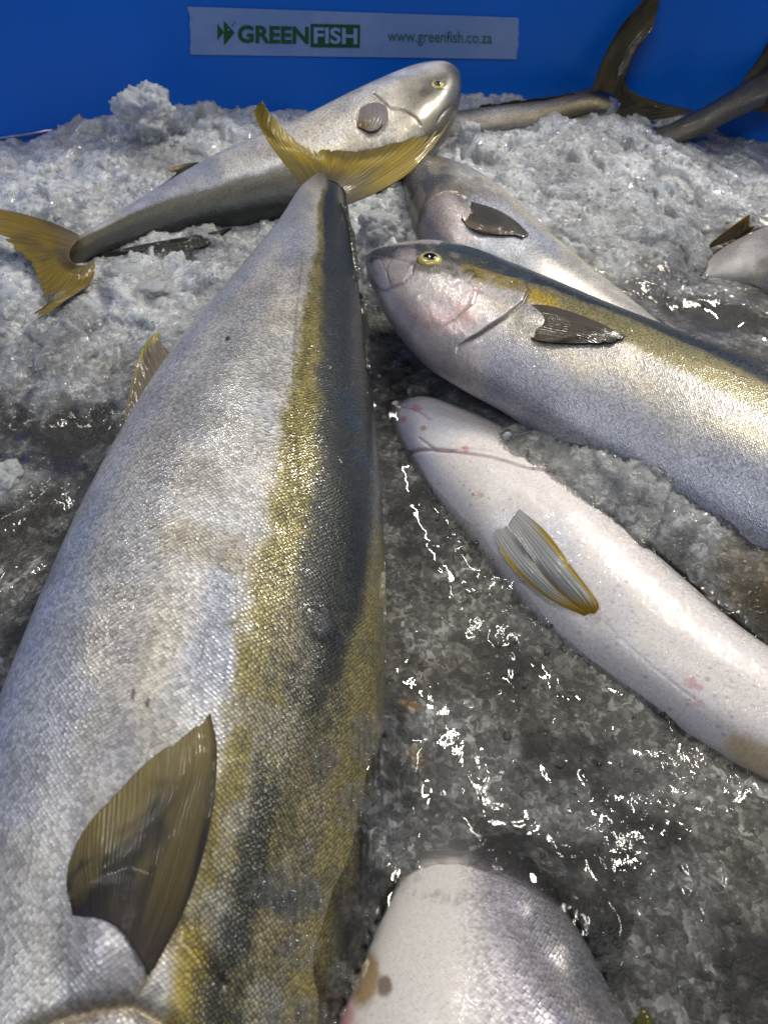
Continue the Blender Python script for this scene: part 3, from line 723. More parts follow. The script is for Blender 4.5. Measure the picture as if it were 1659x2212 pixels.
    rays = [T((662, 415, z), (615, 355, z + .006), (575, 300, z + .012), (551, 245, z + .020), (568, 216, z + .028)),
            T((672, 405, z + .002), (640, 358, z + .006), (610, 320, z + .010), (590, 285, z + .016), (592, 250, z + .022)),
            T((688, 398, z + .004), (672, 362, z + .006), (655, 335, z + .008), (640, 315, z + .011), (632, 292, z + .014)),
            T((700, 392, z + .006), (698, 368, z + .006), (692, 350, z + .006), (688, 335, z + .008), (682, 318, z + .010)),
            T((714, 390, z + .006), (722, 368, z + .006), (728, 352, z + .006), (732, 338, z + .006), (735, 324, z + .006)),
            T((728, 396, z + .005), (755, 374, z + .005), (775, 356, z + .005), (790, 340, z + .006), (802, 320, z + .006)),
            T((740, 408, z + .003), (785, 384, z + .003), (825, 354, z + .004), (860, 326, z + .006), (888, 298, z + .008)),
            T((748, 425, z), (805, 400, z + .001), (865, 362, z + .003), (925, 310, z + .007), (962, 262, z + .012)),
            T((752, 442, z - .002), (822, 412, z), (890, 368, z + .002), (945, 305, z + .007), (978, 250, z + .013))]
    def tc(u, v):
        n = fbm(u * 9, v * 3, 3, 8); c = mix(np.zeros(u.shape + (3,)) + [0.40, 0.29, 0.022], [0.26, 0.20, 0.03], sst(n, .4, .8))
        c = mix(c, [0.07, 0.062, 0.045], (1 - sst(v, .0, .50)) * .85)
        c = mix(c, [0.10, 0.08, 0.02], sst(v, .55, .8) * sst(np.abs(u - .58), .25, .1) * .6)
        return c
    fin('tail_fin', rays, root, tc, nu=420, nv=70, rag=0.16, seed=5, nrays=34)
    # breast fin
    def G(*pp): return [f.pt(x, y, o) for x, y, o in pp]
    rays = [G((322, 2112, -.001), (405, 1950, .006), (455, 1780, .007), (469, 1630, .005), (455, 1540, .003)),
            G((312, 2085, .001), (372, 1930, .009), (420, 1760, .009), (448, 1640, .007), (440, 1552, .004)),
            G((290, 2050, .001), (330, 1905, .011), (360, 1780, .010), (385, 1690, .008), (395, 1590, .004)),
            G((268, 2015, .001), (285, 1885, .011), (300, 1800, .010), (318, 1735, .007), (325, 1640, .004)),
            G((232, 1990, .001), (235, 1890, .010), (240, 1835, .009), (245, 1790, .007), (250, 1715, .004)),
            G((195, 1980, .001), (188, 1915, .008), (182, 1880, .007), (180, 1850, .006), (184, 1790, .003)),
            G((160, 1982, -.001), (152, 1945, .004), (147, 1925, .004), (145, 1900, .003), (150, 1862, .002))]
    def pc(u, v):
        c = mix(np.zeros(u.shape + (3,)) + [0.155, 0.125, 0.055], [0.045, 0.042, 0.035], sst(fbm(u * 5, v * 3, 3, 4), .35, .65))
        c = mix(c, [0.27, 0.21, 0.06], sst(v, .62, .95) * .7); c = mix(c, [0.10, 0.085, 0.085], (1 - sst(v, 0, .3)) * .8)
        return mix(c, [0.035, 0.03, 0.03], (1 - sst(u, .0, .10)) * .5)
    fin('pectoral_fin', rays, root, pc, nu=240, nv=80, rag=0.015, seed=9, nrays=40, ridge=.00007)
    # small belly-side fin on the outline
    z = .055
    rays = [T((372, 768, .060), (352, 745, .062), (345, 730, .064), (347, 719, .066)),
            T((350, 790, .058), (335, 765, .062), (325, 745, .064), (330, 724, .065)),
            T((322, 830, .055), (312, 800, .058), (306, 780, .060), (308, 755, .062)),
            T((296, 875, .052), (290, 850, .054), (286, 835, .056), (288, 818, .058)),
            T((272, 925, .048), (272, 915, .049), (271, 905, .050), (272, 895, .051))]
    def ac(u, v):
        c = mix(np.zeros(u.shape + (3,)) + [0.20, 0.16, 0.12], [0.50, 0.42, 0.09], sst(v, .45, .95)); return c
    fin('anal_fin', rays, root, ac, nu=90, nv=30, rag=0.05, nrays=10)
    # low ridge of the folded back fin along the dark side
    rays = []
    for (x, y, k) in ((745, 440, 4), (758, 480, 7), (766, 540, 7), (776, 600, 8), (786, 670, 9), (794, 740, 8), (800, 800, 4)):
        a = f.pt(x - 7, y, .0008); rays.append([a, a + np.array([.0032, .0006, .0002]) * k / 13, a + np.array([.0062, .001, -.0006]) * k / 13])
    fin('dorsal_fin', rays, root, lambda u, v: np.zeros(u.shape + (3,)) + [0.03, 0.03, 0.022], nu=200, nv=12, rag=.8, seed=12, nrays=34)
    return root, f
F1root, F1 = big_fish()

# ---------- 2. fish lying across the back
def back_fish():
    root = thing('yellowtail_fish', 'silver fish lying across the back, head propped up against the blue wall below the tape', 'fish', P(560, 400, 0), FG)
    st = [(997, 196, 994, 168, .076, .8), (1003, 222, 972, 153, .075, .75), (998, 258, 930, 150, .072, .7), (975, 300, 872, 162, .068), (920, 352, 800, 190, .062), (850, 396, 725, 224, .056), (750, 435, 640, 263, .050),
          (650, 463, 545, 303, .044), (540, 480, 450, 345, .038), (430, 492, 360, 396, .033), (320, 515, 275, 446, .028), (215, 548, 195, 497, .024), (158, 580, 133, 530, .022, .45), (128, 586, 108, 540, .024, .25), (98, 582, 85, 552, .026, .12)]
    
    f = Fish(st, ratio=0.55, roll=radians(14), N=420, M=220)
    b1 = f.band([(150, 528), (230, 488), (300, 455), (400, 420), (500, 388), (640, 350), (760, 332), (880, 300), (950, 270)], True); b2 = f.band([(150, 548), (300, 482), (430, 446), (540, 424), (640, 402), (750, 385), (880, 330)], True)
    base_colours(f, b1, b2, jit=.05, seed=31, flip=True, silver=np.array([0.58, 0.565, 0.55]), gold=np.array([0.062, 0.058, 0.024]), navy=np.array([.03, .034, .022]), gold_fade=.06, dark_fade=.10)
    f.prm[..., 1] *= 1 - .85 * f.m1
    hd = 1 - sst(f.S, .16, .23)
    f.prm[..., 1] *= 1 - .6 * hd
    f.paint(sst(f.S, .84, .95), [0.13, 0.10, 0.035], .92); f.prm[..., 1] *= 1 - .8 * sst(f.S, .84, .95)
    f.paint(hd * sst(f.BQ, .2, .6), [0.13, 0.125, 0.095], .85)
    dd = np.linalg.norm(f.V - f.C0, axis=-1) + .012 * (fbm(f.X * 60, f.Y * 60, 3, 2) - .5); f.paint(1 - sst(dd, .014, .034), [0.045, 0.05, 0.05], .9)
    f.paint(f.spot(945, 170, .020, .006, ang=.3, soft=.5), [0.09, 0.10, 0.10], .5)
    f.paint(f.spot(945, 185, .013, .010, soft=.4), [0.08, 0.085, 0.07], .8)
    f.paint(f.spot(920, 200, .008, .006, soft=.5, rag=.4), [0.03, 0.03, 0.02], .7)
    f.crease([(808, 200), (825, 216), (845, 232), (870, 238), (895, 252), (908, 268)], .0009, .0009, [0.05, 0.035, 0.03], .9)
    f.crease([(945, 262), (960, 240), (985, 225)], .0012, .0008, [0.10, 0.09, 0.07], .5)
    f.prm[..., 2] = .35 + .5 * sst(f.S, .15, .3)
    f.update()
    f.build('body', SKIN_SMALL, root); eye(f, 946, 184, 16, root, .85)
    def G(*pp): return [f.pt(x, y, o) for x, y, o in pp]
    rays = [G((832, 228, .002), (838, 245, .006), (832, 262, .008), (815, 280, .006)), G((815, 222, .003), (818, 242, .008), (812, 262, .009), (800, 284, .006)),
            G((795, 225, .003), (795, 245, .008), (792, 262, .008), (786, 280, .004)), G((778, 235, .001), (776, 245, .004), (773, 258, .005), (770, 272, .002))]
    fin('pectoral_fin', rays, root, lambda u, v: mix(np.zeros(u.shape + (3,)) + [0.34, 0.31, 0.32], [0.30, 0.20, 0.06], sst(v, .3, .9) * sst(u, .2, .8)), nu=60, nv=30, nrays=8)
    def T(*pp): return [P(x, y, zz) for x, y, zz in pp]
    rays = [T((440, 350, .040), (410, 352, .044), (385, 358, .046), (361, 364, .048)), T((425, 360, .038), (405, 362, .042), (390, 366, .044), (368, 370, .046)), T((400, 374, .036), (392, 374, .038), (386, 375, .040), (380, 376, .041)),
            T((340, 412, .034), (332, 414, .035), (326, 416, .036), (320, 418, .036)), T((250, 462, .030), (246, 464, .030), (242, 466, .031), (238, 468, .031))]
    fin('anal_fin', rays, root, lambda u, v: mix(np.zeros(u.shape + (3,)) + [0.10, 0.085, 0.03], [0.38, 0.26, 0.06], sst(v, .5, 1) * (1 - sst(u, .1, .4))), nu=80, nv=20, nrays=12)
    # tail
    rays = [T((172, 508, 0.0335), (110, 480, .034), (50, 462, .038), (-10, 450, .044), (-70, 440, .05)), T((165, 522, 0.0345), (110, 505, .034), (60, 490, .036), (10, 480, .040), (-40, 475, .046)),
            T((155, 535, 0.0345), (115, 530, .032), (75, 525, .034), (35, 520, .036), (0, 515, .038)), T((150, 550, 0.0345), (125, 552, .031), (100, 556, .031), (75, 560, .031), (55, 560, .031)),
            T((155, 565, 0.0335), (135, 575, .029), (115, 585, .028), (98, 600, .027), (80, 610, .027)), T((170, 572, 0.0315), (155, 592, .027), (140, 612, .026), (118, 635, .026), (92, 660, .026)),
            T((190, 570, 0.0295), (180, 600, .025), (165, 622, .025), (120, 650, .0245), (62, 686, .024)), T((205, 560, 0.0275), (205, 590, .024), (190, 618, .024), (150, 645, .024), (85, 690, .024))]
    def tc(u, v):
        c = mix(np.zeros(u.shape + (3,)) + [0.24, 0.17, 0.02], [0.13, 0.10, 0.02], sst(fbm(u * 5, v * 2, 3, 2), .4, .8)); return mix(c, [0.22, 0.17, 0.10], (1 - sst(v, 0, .3)) * .7)
    fin('tail_fin', rays, root, tc, nu=320, nv=60, rag=.16, nrays=26, seed=14)
    rays = [T((220, 548, .026), (225, 552, .024), (230, 556, .022)), T((300, 530, .026), (300, 540, .024), (300, 550, .021)), T((380, 515, .028), (385, 530, .024), (390, 545, .022)), T((440, 505, .028), (446, 518, .025), (450, 530, .022)), T((500, 492, .030), (501, 494, .029), (502, 495, .028))]
    fin('dorsal_fin', rays, root, lambda u, v: np.zeros(u.shape + (3,)) + [0.018, 0.018, 0.014], nu=120, nv=16, rag=.25, nrays=22)
    return root, f
F2root, F2 = back_fish()

# ---------- 3. pale fish half hidden behind
def middle_fish():
    root = thing('yellowtail_fish', 'pale belly-side fish behind the raised yellow tail, sinking under the fish with the yellow eye', 'fish', P(1100, 560, 0), FG)
    st = [(866, 372, 880, 352, .046, .8), (866, 405, 922, 347, .044, .7), (880, 470, 1005, 372, .040), (915, 540, 1085, 420, .035), (985, 610, 1155, 482, .028), (1080, 665, 1225, 540, .022), (1180, 705, 1300, 600, .017), (1290, 745, 1385, 668, .010), (1400, 780, 1460, 728, .003), (1480, 800, 1510, 775, -.004)]
    f = Fish(st, ratio=0.58, roll=radians(-8), N=320, M=180)
    base_colours(f, .80, .93, jit=.05, seed=51, silver=np.array([0.56, 0.54, 0.51]), gold=np.array([0.42, 0.35, 0.15]), navy=np.array([0.16, 0.18, 0.19]), gold_fade=.12)
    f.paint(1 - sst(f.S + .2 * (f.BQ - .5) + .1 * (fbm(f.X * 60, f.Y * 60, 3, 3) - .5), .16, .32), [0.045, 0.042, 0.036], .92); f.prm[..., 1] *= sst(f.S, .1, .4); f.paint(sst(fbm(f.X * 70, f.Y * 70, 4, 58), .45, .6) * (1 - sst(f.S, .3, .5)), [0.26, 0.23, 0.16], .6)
    f.paint(f.spot(1000, 420, .016, .012, rag=.5, soft=.5), [0.12, 0.10, 0.06], .6)
    f.paint(f.spot(960, 470, .030, .02, rag=.4, soft=.5), [0.55, 0.46, 0.50], .6)
    f.prm[..., 2] = .6
    f.crease([(905, 480), (925, 440), (975, 415), (1005, 430)], .0014, .0014, [0.20, 0.14, 0.12], .6)
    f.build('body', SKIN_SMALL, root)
    def G(*pp): return [f.pt(x, y, o) for x, y, o in pp]
    rays = [G((1018, 436, -.001), (1070, 452, .006), (1110, 475, .007), (1142, 505, .006)), G((1014, 450, -.001), (1065, 468, .008), (1105, 492, .009), (1136, 517, .006)),
            G((1006, 465, -.001), (1052, 485, .008), (1085, 497, .008), (1115, 508, .006)), G((996, 476, -.001), (1030, 495, .006), (1062, 503, .006), (1090, 508, .004)), G((998, 470, .002), (1010, 488, .004), (1030, 500, .004), (1050, 506, .003))]
    fin('pectoral_fin', rays, root, lambda u, v: mix(np.zeros(u.shape + (3,)) + [0.07, 0.06, 0.055], [0.36, 0.28, 0.20], sst(u, .4, .9) * .8), nu=90, nv=36, nrays=14, rag=.08)
    return root, f
F3root, F3 = middle_fish()

# ---------- 4. the fish on the right with the yellow eye
def eye_fish():
    root = thing('yellowtail_fish', 'silver fish with bright yellow-ringed eye and gold stripe, resting on a pale fish', 'fish', P(1250, 800, 0), FG)
    st = [(787, 568, 792, 551, .052, .6), (795, 612, 822, 541, .052, .75), (815, 665, 880, 533, .051, .62), (850, 722, 955, 531, .049, .58), (905, 780, 1045, 550, .047, .50), (985, 832, 1130, 582, .045, .47), (1080, 885, 1225, 620, .042, .47), (1180, 950, 1330, 664, .038, .47),
          (1305, 1015, 1445, 708, .034, .46), (1440, 1095, 1570, 756, .030, .45), (1585, 1180, 1700, 812, .026, .45), (1730, 1265, 1840, 890, .022, .5), (1870, 1340, 1980, 990, .018, .5), (2010, 1390, 2110, 1110, .012, .5), (2180, 1380, 2210, 1290, .006, .6)]
    f = Fish(st, ratio=0.46, roll=radians(8), N=640, M=300)
    rs = [f.S[f.at(*p)] for p in ((930, 560), (1130, 610), (1300, 690), (1500, 800), (1659, 880))]
    b1 = f.band([(900, 580), (1150, 645), (1250, 685), (1350, 738), (1450, 792), (1560, 850), (1650, 900)]); b2 = f.band([(900, 565), (1180, 618), (1250, 645), (1350, 685), (1450, 726), (1560, 780), (1650, 822)])
    b1 = np.where(f.S < rs[0], .9, b1); b2 = np.where(f.S < rs[0], .93, b2)
    base_colours(f, b1, b2, jit=.022, seed=61, silver=np.array([0.46, 0.445, 0.44]), gold=np.array([0.22, 0.19, 0.065]), navy=np.array([0.035, 0.05, 0.052]), gold_fade=.03, dark_fade=.03, metal=.36)
    blu = sst(f.BQ, .42, .15) * sst(f.S, .10, .22); f.paint(blu * sst(fbm(f.X * 20, f.Y * 30, 3, 9), .3, .6), [0.30, 0.33, 0.46], .75)
    f.paint(np.exp(-((f.BQ - .42) / .10) ** 2) * sst(fbm(f.X * 16, f.Y * 26, 3, 19), .4, .6), [0.58, 0.53, 0.36], .6)
    hs = f.S[f.at(1120, 640)]
    head = 1 - sst(f.S, hs - .03, hs + .02)
    f.prm[..., 2] = 1 - .7 * head; f.prm[..., 0] *= 1 - .8 * head
    f.paint(head * sst(f.BQ, .80, .45), [0.50, 0.45, 0.47], .5)
    # dark crown and olive cheek band
    rg = .8 + .5 * fbm(f.X * 160, f.Y * 160, 3, 12)
    dd = f.line_dist([(800, 550), (845, 543), (880, 538), (930, 540), (985, 552), (1040, 566), (1100, 586)]) * rg; f.paint(1 - sst(dd, .006, .011), [0.03, 0.038, 0.028], .92)
    dd = f.line_dist([(900, 575), (950, 585), (990, 590)]) * rg; f.paint(1 - sst(dd, .003, .008), [0.05, 0.055, 0.035], .8)
    dd = f.line_dist([(1010, 585), (1050, 598), (1090, 610), (1130, 624)]) * rg; f.paint(1 - sst(dd, .003, .008), [0.22, 0.165, 0.012], .95)
    f.paint(f.spot(1012, 588, .006, .005, soft=.5, rag=.6, seed=6), [0.04, 0.04, 0.01], .8)
    f.paint(f.spot(1170, 645, .012, .008, soft=.5, rag=.4), [0.50, 0.35, 0.02], .8)
    f.paint(f.spot(945, 690, .020, .010, soft=.6, rag=.5, seed=8), [0.50, 0.30, 0.31], .5)
    f.paint(f.spot(1000, 672, .012, .004, ang=-.5, soft=.6, rag=.5, seed=18), [0.52, 0.22, 0.22], .55)
    f.paint(f.spot(880, 680, .020, .012, soft=.6, rag=.5, seed=28), [0.26, 0.25, 0.30], .55)
    f.paint(f.spot(805, 590, .010, .008, soft=.6, rag=.3, seed=38), [0.40, 0.35, 0.37], .6)
    # jaw, cheek and gill plate edges
    f.crease([(792, 556), (825, 552), (862, 560), (893, 574)], .0010, 0.00040, [0.12, 0.10, 0.10], .7)
    f.crease([(893, 574), (884, 592), (868, 612), (850, 622)], .0011, 0.00040, [0.22, 0.18, 0.19], .6)
    f.crease([(846, 560), (836, 585), (846, 622)], .0009, 0.00040, [0.16, 0.13, 0.14], .7)
    f.crease([(818, 556), (830, 580), (840, 602)], .0006, 0.00018, [0.25, 0.2, 0.22], .6)
    f.crease([(792, 600), (815, 622), (835, 628), (850, 622)], .0008, 0.00036, [0.14, 0.12, 0.13], .7)
    f.crease([(1035, 620), (1015, 650), (990, 680), (960, 695)], .0016, 0.00032, [0.42, 0.24, 0.22], .5)
    d = f.line_dist([(1128, 602), (1138, 628)])
    f.crease([(1012, 610), (1022, 596), (1035, 600)], .0007, 0.00027, [0.06, 0.05, 0.02], .6)
    pass
    g = f.plate([(1128, 602), (1140, 628), (1128, 655), (1085, 690), (1035, 722), (990, 748)], .0022, .016); f.paint(g, [0.035, 0.022, 0.018], .85)  # gill opening: its shading is painted dark behind the plate
    g = f.plate([(1005, 600), (1030, 630), (1020, 660), (985, 692), (940, 712)], .0009, .012); f.paint(g, [0.30, 0.20, 0.19], .5)
    g = f.plate([(893, 572), (888, 592), (870, 612), (850, 624)], .0010, .008); f.paint(g, [0.12, 0.09, 0.09], .7)
    mot = fbm(f.X * 150, f.Y * 150, 4, 44); f.paint(head * sst(mot, .5, .7) * sst(f.BQ, .85, .6), [0.34, 0.31, 0.34], .45); f.disp += head * .0005 * (mot - .5)
    mot = fbm(f.X * 70, f.Y * 40, 4, 46); f.paint(head * sst(mot, .55, .7) * sst(f.BQ, .85, .6), [0.56, 0.46, 0.50], .4)
    lump = f.spot(1152, 690, .011, .010, soft=.8); f.disp += .0022 * lump; f.paint(lump, [0.56, 0.53, 0.56], .5)
    f.update()
    f.build('body', SKIN_SMALL, root)
    e = eye(f, 930, 560, 27, root, .88)
    def G(*pp): return [f.pt(x, y, o) for x, y, o in pp]
    rays = [G((1136, 658, -.001), (1190, 662, .003), (1250, 680, .007), (1310, 705, .006), (1352, 728, .004)), G((1150, 672, .000), (1195, 680, .005), (1245, 695, .010), (1300, 715, .008), (1340, 738, .005)),
            G((1158, 692, .000), (1198, 700, .005), (1235, 708, .009), (1280, 720, .008), (1315, 742, .005)), G((1158, 712, .000), (1190, 720, .004), (1220, 725, .008), (1255, 732, .006), (1280, 742, .004)),
            G((1150, 728, -.001), (1170, 733, .003), (1190, 737, .005), (1210, 740, .004), (1230, 742, .003)), G((1145, 728, .001), (1155, 733, .003), (1165, 736, .003), (1175, 738, .002), (1185, 739, .001))]
    fin('pectoral_fin', rays, root, lambda u, v: mix(mix(np.zeros(u.shape + (3,)) + [0.10, 0.08, 0.06], [0.04, 0.036, 0.027], sst(v, .45, .9)), [0.22, 0.16, 0.11], sst(u, .5, 1) * .6), nu=140, nv=50, nrays=20, rag=.06)
    return root, f
F4root, F4 = eye_fish()

# ---------- 5. belly-up fish with the yellow-edged fins
def belly_fish():
    root = thing('yellowtail_fish', 'white fish floating belly up below the yellow-eyed fish, showing a pair of yellow-edged fins', 'fish', P(1250, 1250, 0), FG)
    st = [(838, 888, 852, 868, -.012, .8), (842, 935, 930, 868, -.009, .75), (885, 1015, 1040, 908, -.006), (945, 1105, 1150, 970, -.004), (1022, 1210, 1255, 1050, -.003), (1110, 1318, 1358, 1145, -.003), (1225, 1420, 1472, 1250, -.003), (1370, 1520, 1600, 1358, -.003),
          (1530, 1630, 1745, 1455, -.004), (1700, 1730, 1890, 1555, -.005), (1890, 1800, 2020, 1680, .004), (2080, 1850, 2130, 1800, .002)]
    f = Fish(st, ratio=0.72, roll=radians(0), N=520, M=280, expo=2.0)
    c = np.zeros(f.col.shape) + np.array([0.76, 0.72, 0.73])
    n1 = fbm(f.X * 18, f.Y * 25, 3, 5); c = mix(c, [0.62, 0.63, 0.72], sst(n1, .45, .7) * .8)
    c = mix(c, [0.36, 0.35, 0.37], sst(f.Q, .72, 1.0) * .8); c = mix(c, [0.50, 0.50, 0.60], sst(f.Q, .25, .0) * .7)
    f.col[:] = c; f.prm[..., 1] = .05; f.prm[..., 2] = .22 + .6 * sst(f.Q, .62, .85); f.prm[..., 0] = .05 + .25 * sst(f.Q, .7, .95)
    f.crease([(880, 985), (940, 972), (1000, 978), (1080, 990), (1140, 1010), (1195, 1018)], .0010, .0014, [0.40, 0.27, 0.27], .6)
    f.crease([(905, 945), (950, 975), (1010, 968), (1060, 972)], .0007, .0006, [0.50, 0.34, 0.34], .6)
    f.crease([(860, 880), (900, 885), (930, 905)], .0009, .0010, [0.5, 0.25, 0.25], .6)
    f.crease([(1300, 1340), (1360, 1400), (1420, 1450), (1500, 1510)], .0005, .00015, [0.55, 0.47, 0.50], .4)
    for (x, y, r, c_) in ((870, 905, .004, (.55, .24, .22)), (900, 882, .005, (.5, .25, .24)), (1005, 968, .003, (.6, .18, .18)), (916, 925, .003, (.34, .20, .07)), (1498, 1478, .004, (.62, .34, .36)), (1035, 1070, .003, (.6, .42, .44)), (1510, 1520, .003, (.6, .4, .42))):
        f.paint(f.spot(x, y, r, r * .6, rag=.5, soft=.5), list(c_), .75)
    rr = np.random.default_rng(4)
    for k in range(90):
        t = rr.random(); x = 930 + t * 720 + rr.normal() * 40; y = 1000 + t * 560 + rr.normal() * 45
        f.paint(f.spot(x, y, .0009, .0007, soft=.4), [0.22, 0.18, 0.20], .55)
    f.paint(f.spot(1645, 1640, .02, .006, rag=.4), [0.45, 0.33, 0.15], .7)
    f.disp -= .0025 * np.exp(-(f.line_dist([(1100, 1110), (1180, 1230), (1270, 1330)]) / .012) ** 2)
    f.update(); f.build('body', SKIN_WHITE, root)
    def G(*pp): return [f.pt(x, y, o) for x, y, o in pp]
    def yc(u, v):
        c = np.zeros(u.shape + (3,)) + [0.54, 0.57, 0.60]
        c = mix(c, [0.22, 0.24, 0.27], sst(np.cos(u * 2 * pi * 11 + 2 * v), .3, .95) * .45)
        c = mix(c, [0.62, 0.60, 0.64], 1 - sst(v, .02, .30))
        e = np.maximum(sst(u, .24, .04), sst(v, .60, .92)); e = np.maximum(e, sst(u, .76, .96) * sst(v, .3, .7))
        return mix(c, [0.55, 0.38, 0.012], e * sst(v, .05, .3))
    tip = (1278, 1325)
    rays = [G((1122, 1100, -.0008), (1180, 1150, .003), (1235, 1225, .007), (1290, 1300, .005), (1285, 1326, .003)), G((1112, 1112, -.0008), (1162, 1170, .003), (1215, 1235, .008), (1265, 1295, .006), (1281, 1325, .003)),
            G((1105, 1122, -.0008), (1150, 1185, .003), (1190, 1240, .007), (1240, 1295, .005), (1275, 1325, .003)), G((1098, 1135, -.0008), (1140, 1195, .004), (1180, 1245, .004), (1225, 1292, .004), (1268, 1326, .002))]
    fin('pelvic_fin', rays, root, yc, nu=90, nv=60, nrays=7)
    rays = [G((1062, 1148, -.0008), (1090, 1205, .004), (1130, 1250, .005), (1195, 1300, .004), (1262, 1330, .002)), G((1072, 1142, -.0008), (1108, 1195, .003), (1150, 1245, .006), (1205, 1292, .005), (1264, 1328, .003)),
            G((1084, 1138, -.0008), (1122, 1190, .003), (1165, 1240, .006), (1215, 1288, .005), (1266, 1327, .003)), G((1094, 1136, -.0008), (1134, 1190, .004), (1174, 1240, .004), (1222, 1290, .003), (1268, 1326, .002))]
    fin('pelvic_fin', rays, root, yc, nu=90, nv=60, nrays=7)
    return root, f
F5root, F5 = belly_fish()

# ---------- 6. fish in the bottom of the picture
def bottom_fish():
    root = thing('yellowtail_fish', 'white-bellied fish with grey netted scales and two brown spots, rising from the slush', 'fish', P(1050, 2100, 0), FG)
    st = [(930, 1770, 1030, 1760, -.030, .7), (890, 1820, 1100, 1815, -.022), (866, 1880, 1160, 1885, -.010), (838, 1950, 1220, 1965, .000), (805, 2030, 1275, 2055, .006), (765, 2130, 1335, 2160, .009), (722, 2240, 1392, 2270, .010), (680, 2370, 1440, 2400, .010), (650, 2520, 1460, 2540, .010), (660, 2720, 1430, 2720, .010), (740, 2900, 1330, 2900, .010), (900, 3040, 1150, 3040, .010)]
    f = Fish(st, ratio=0.55, roll=radians(0), N=460, M=300, expo=2.0)
    c = np.zeros(f.col.shape) + np.array([0.70, 0.67, 0.67])
    q = f.Q + .06 * (fbm(f.X * 30, f.Y * 30, 3, 4) - .5)
    c = mix(c, [0.42, 0.40, 0.47], sst(q, .38, .60)); c = mix(c, [0.15, 0.15, 0.16], sst(q, .62, .92) * .9); c = mix(c, [0.50, 0.48, 0.49], np.exp(-((q - .80) / .05) ** 2) * sst(f.S, .3, .5) * .6)
    n1 = fbm(f.X * 16, f.Y * 26, 3, 15); c = mix(c, [0.42, 0.42, 0.52], sst(n1, .5, .7) * sst(q, .3, .5) * .7)
    f.col[:] = c; f.prm[..., 1] = .05 + .25 * sst(q, .4, .6); f.prm[..., 2] = .05 + .95 * sst(q, .32, .50); f.prm[..., 0] = .03 + .40 * sst(q, .4, .75)
    f.paint(f.spot(788, 2112, .010, .006, soft=.35, rag=.15), [0.30, 0.19, 0.06], .85); f.paint(f.spot(832, 2130, .004, .003, soft=.4, rag=.2), [0.13, 0.09, 0.06], .85)
    f.paint(f.spot(735, 2212, .012, .006, soft=.6, rag=.3), [0.60, 0.20, 0.24], .7)
    f.disp -= .005 * np.exp(-(f.line_dist([(1140, 1990), (1180, 2060), (1230, 2110), (1310, 2150)]) / .009) ** 2)
    f.disp += .0025 * np.exp(-(f.line_dist([(1100, 2060), (1150, 2130), (1200, 2230)]) / .012) ** 2)
    f.update(); f.build('body', SKIN_MID, root)
    def T(*pp): return [P(x, y, zz) for x, y, zz in pp]
    rays = [T((1370, 2205, .004), (1385, 2180, .004), (1392, 2172, .003)), T((1380, 2230, .004), (1400, 2205, .004), (1408, 2200, .003)), T((1390, 2260, .004), (1412, 2240, .004), (1420, 2235, .003))]
    fin('dorsal_fin', rays, root, lambda u, v: np.zeros(u.shape + (3,)) + [0.13, 0.12, 0.02], nu=40, nv=14, nrays=5)
    return root, f
F6root, F6 = bottom_fish()

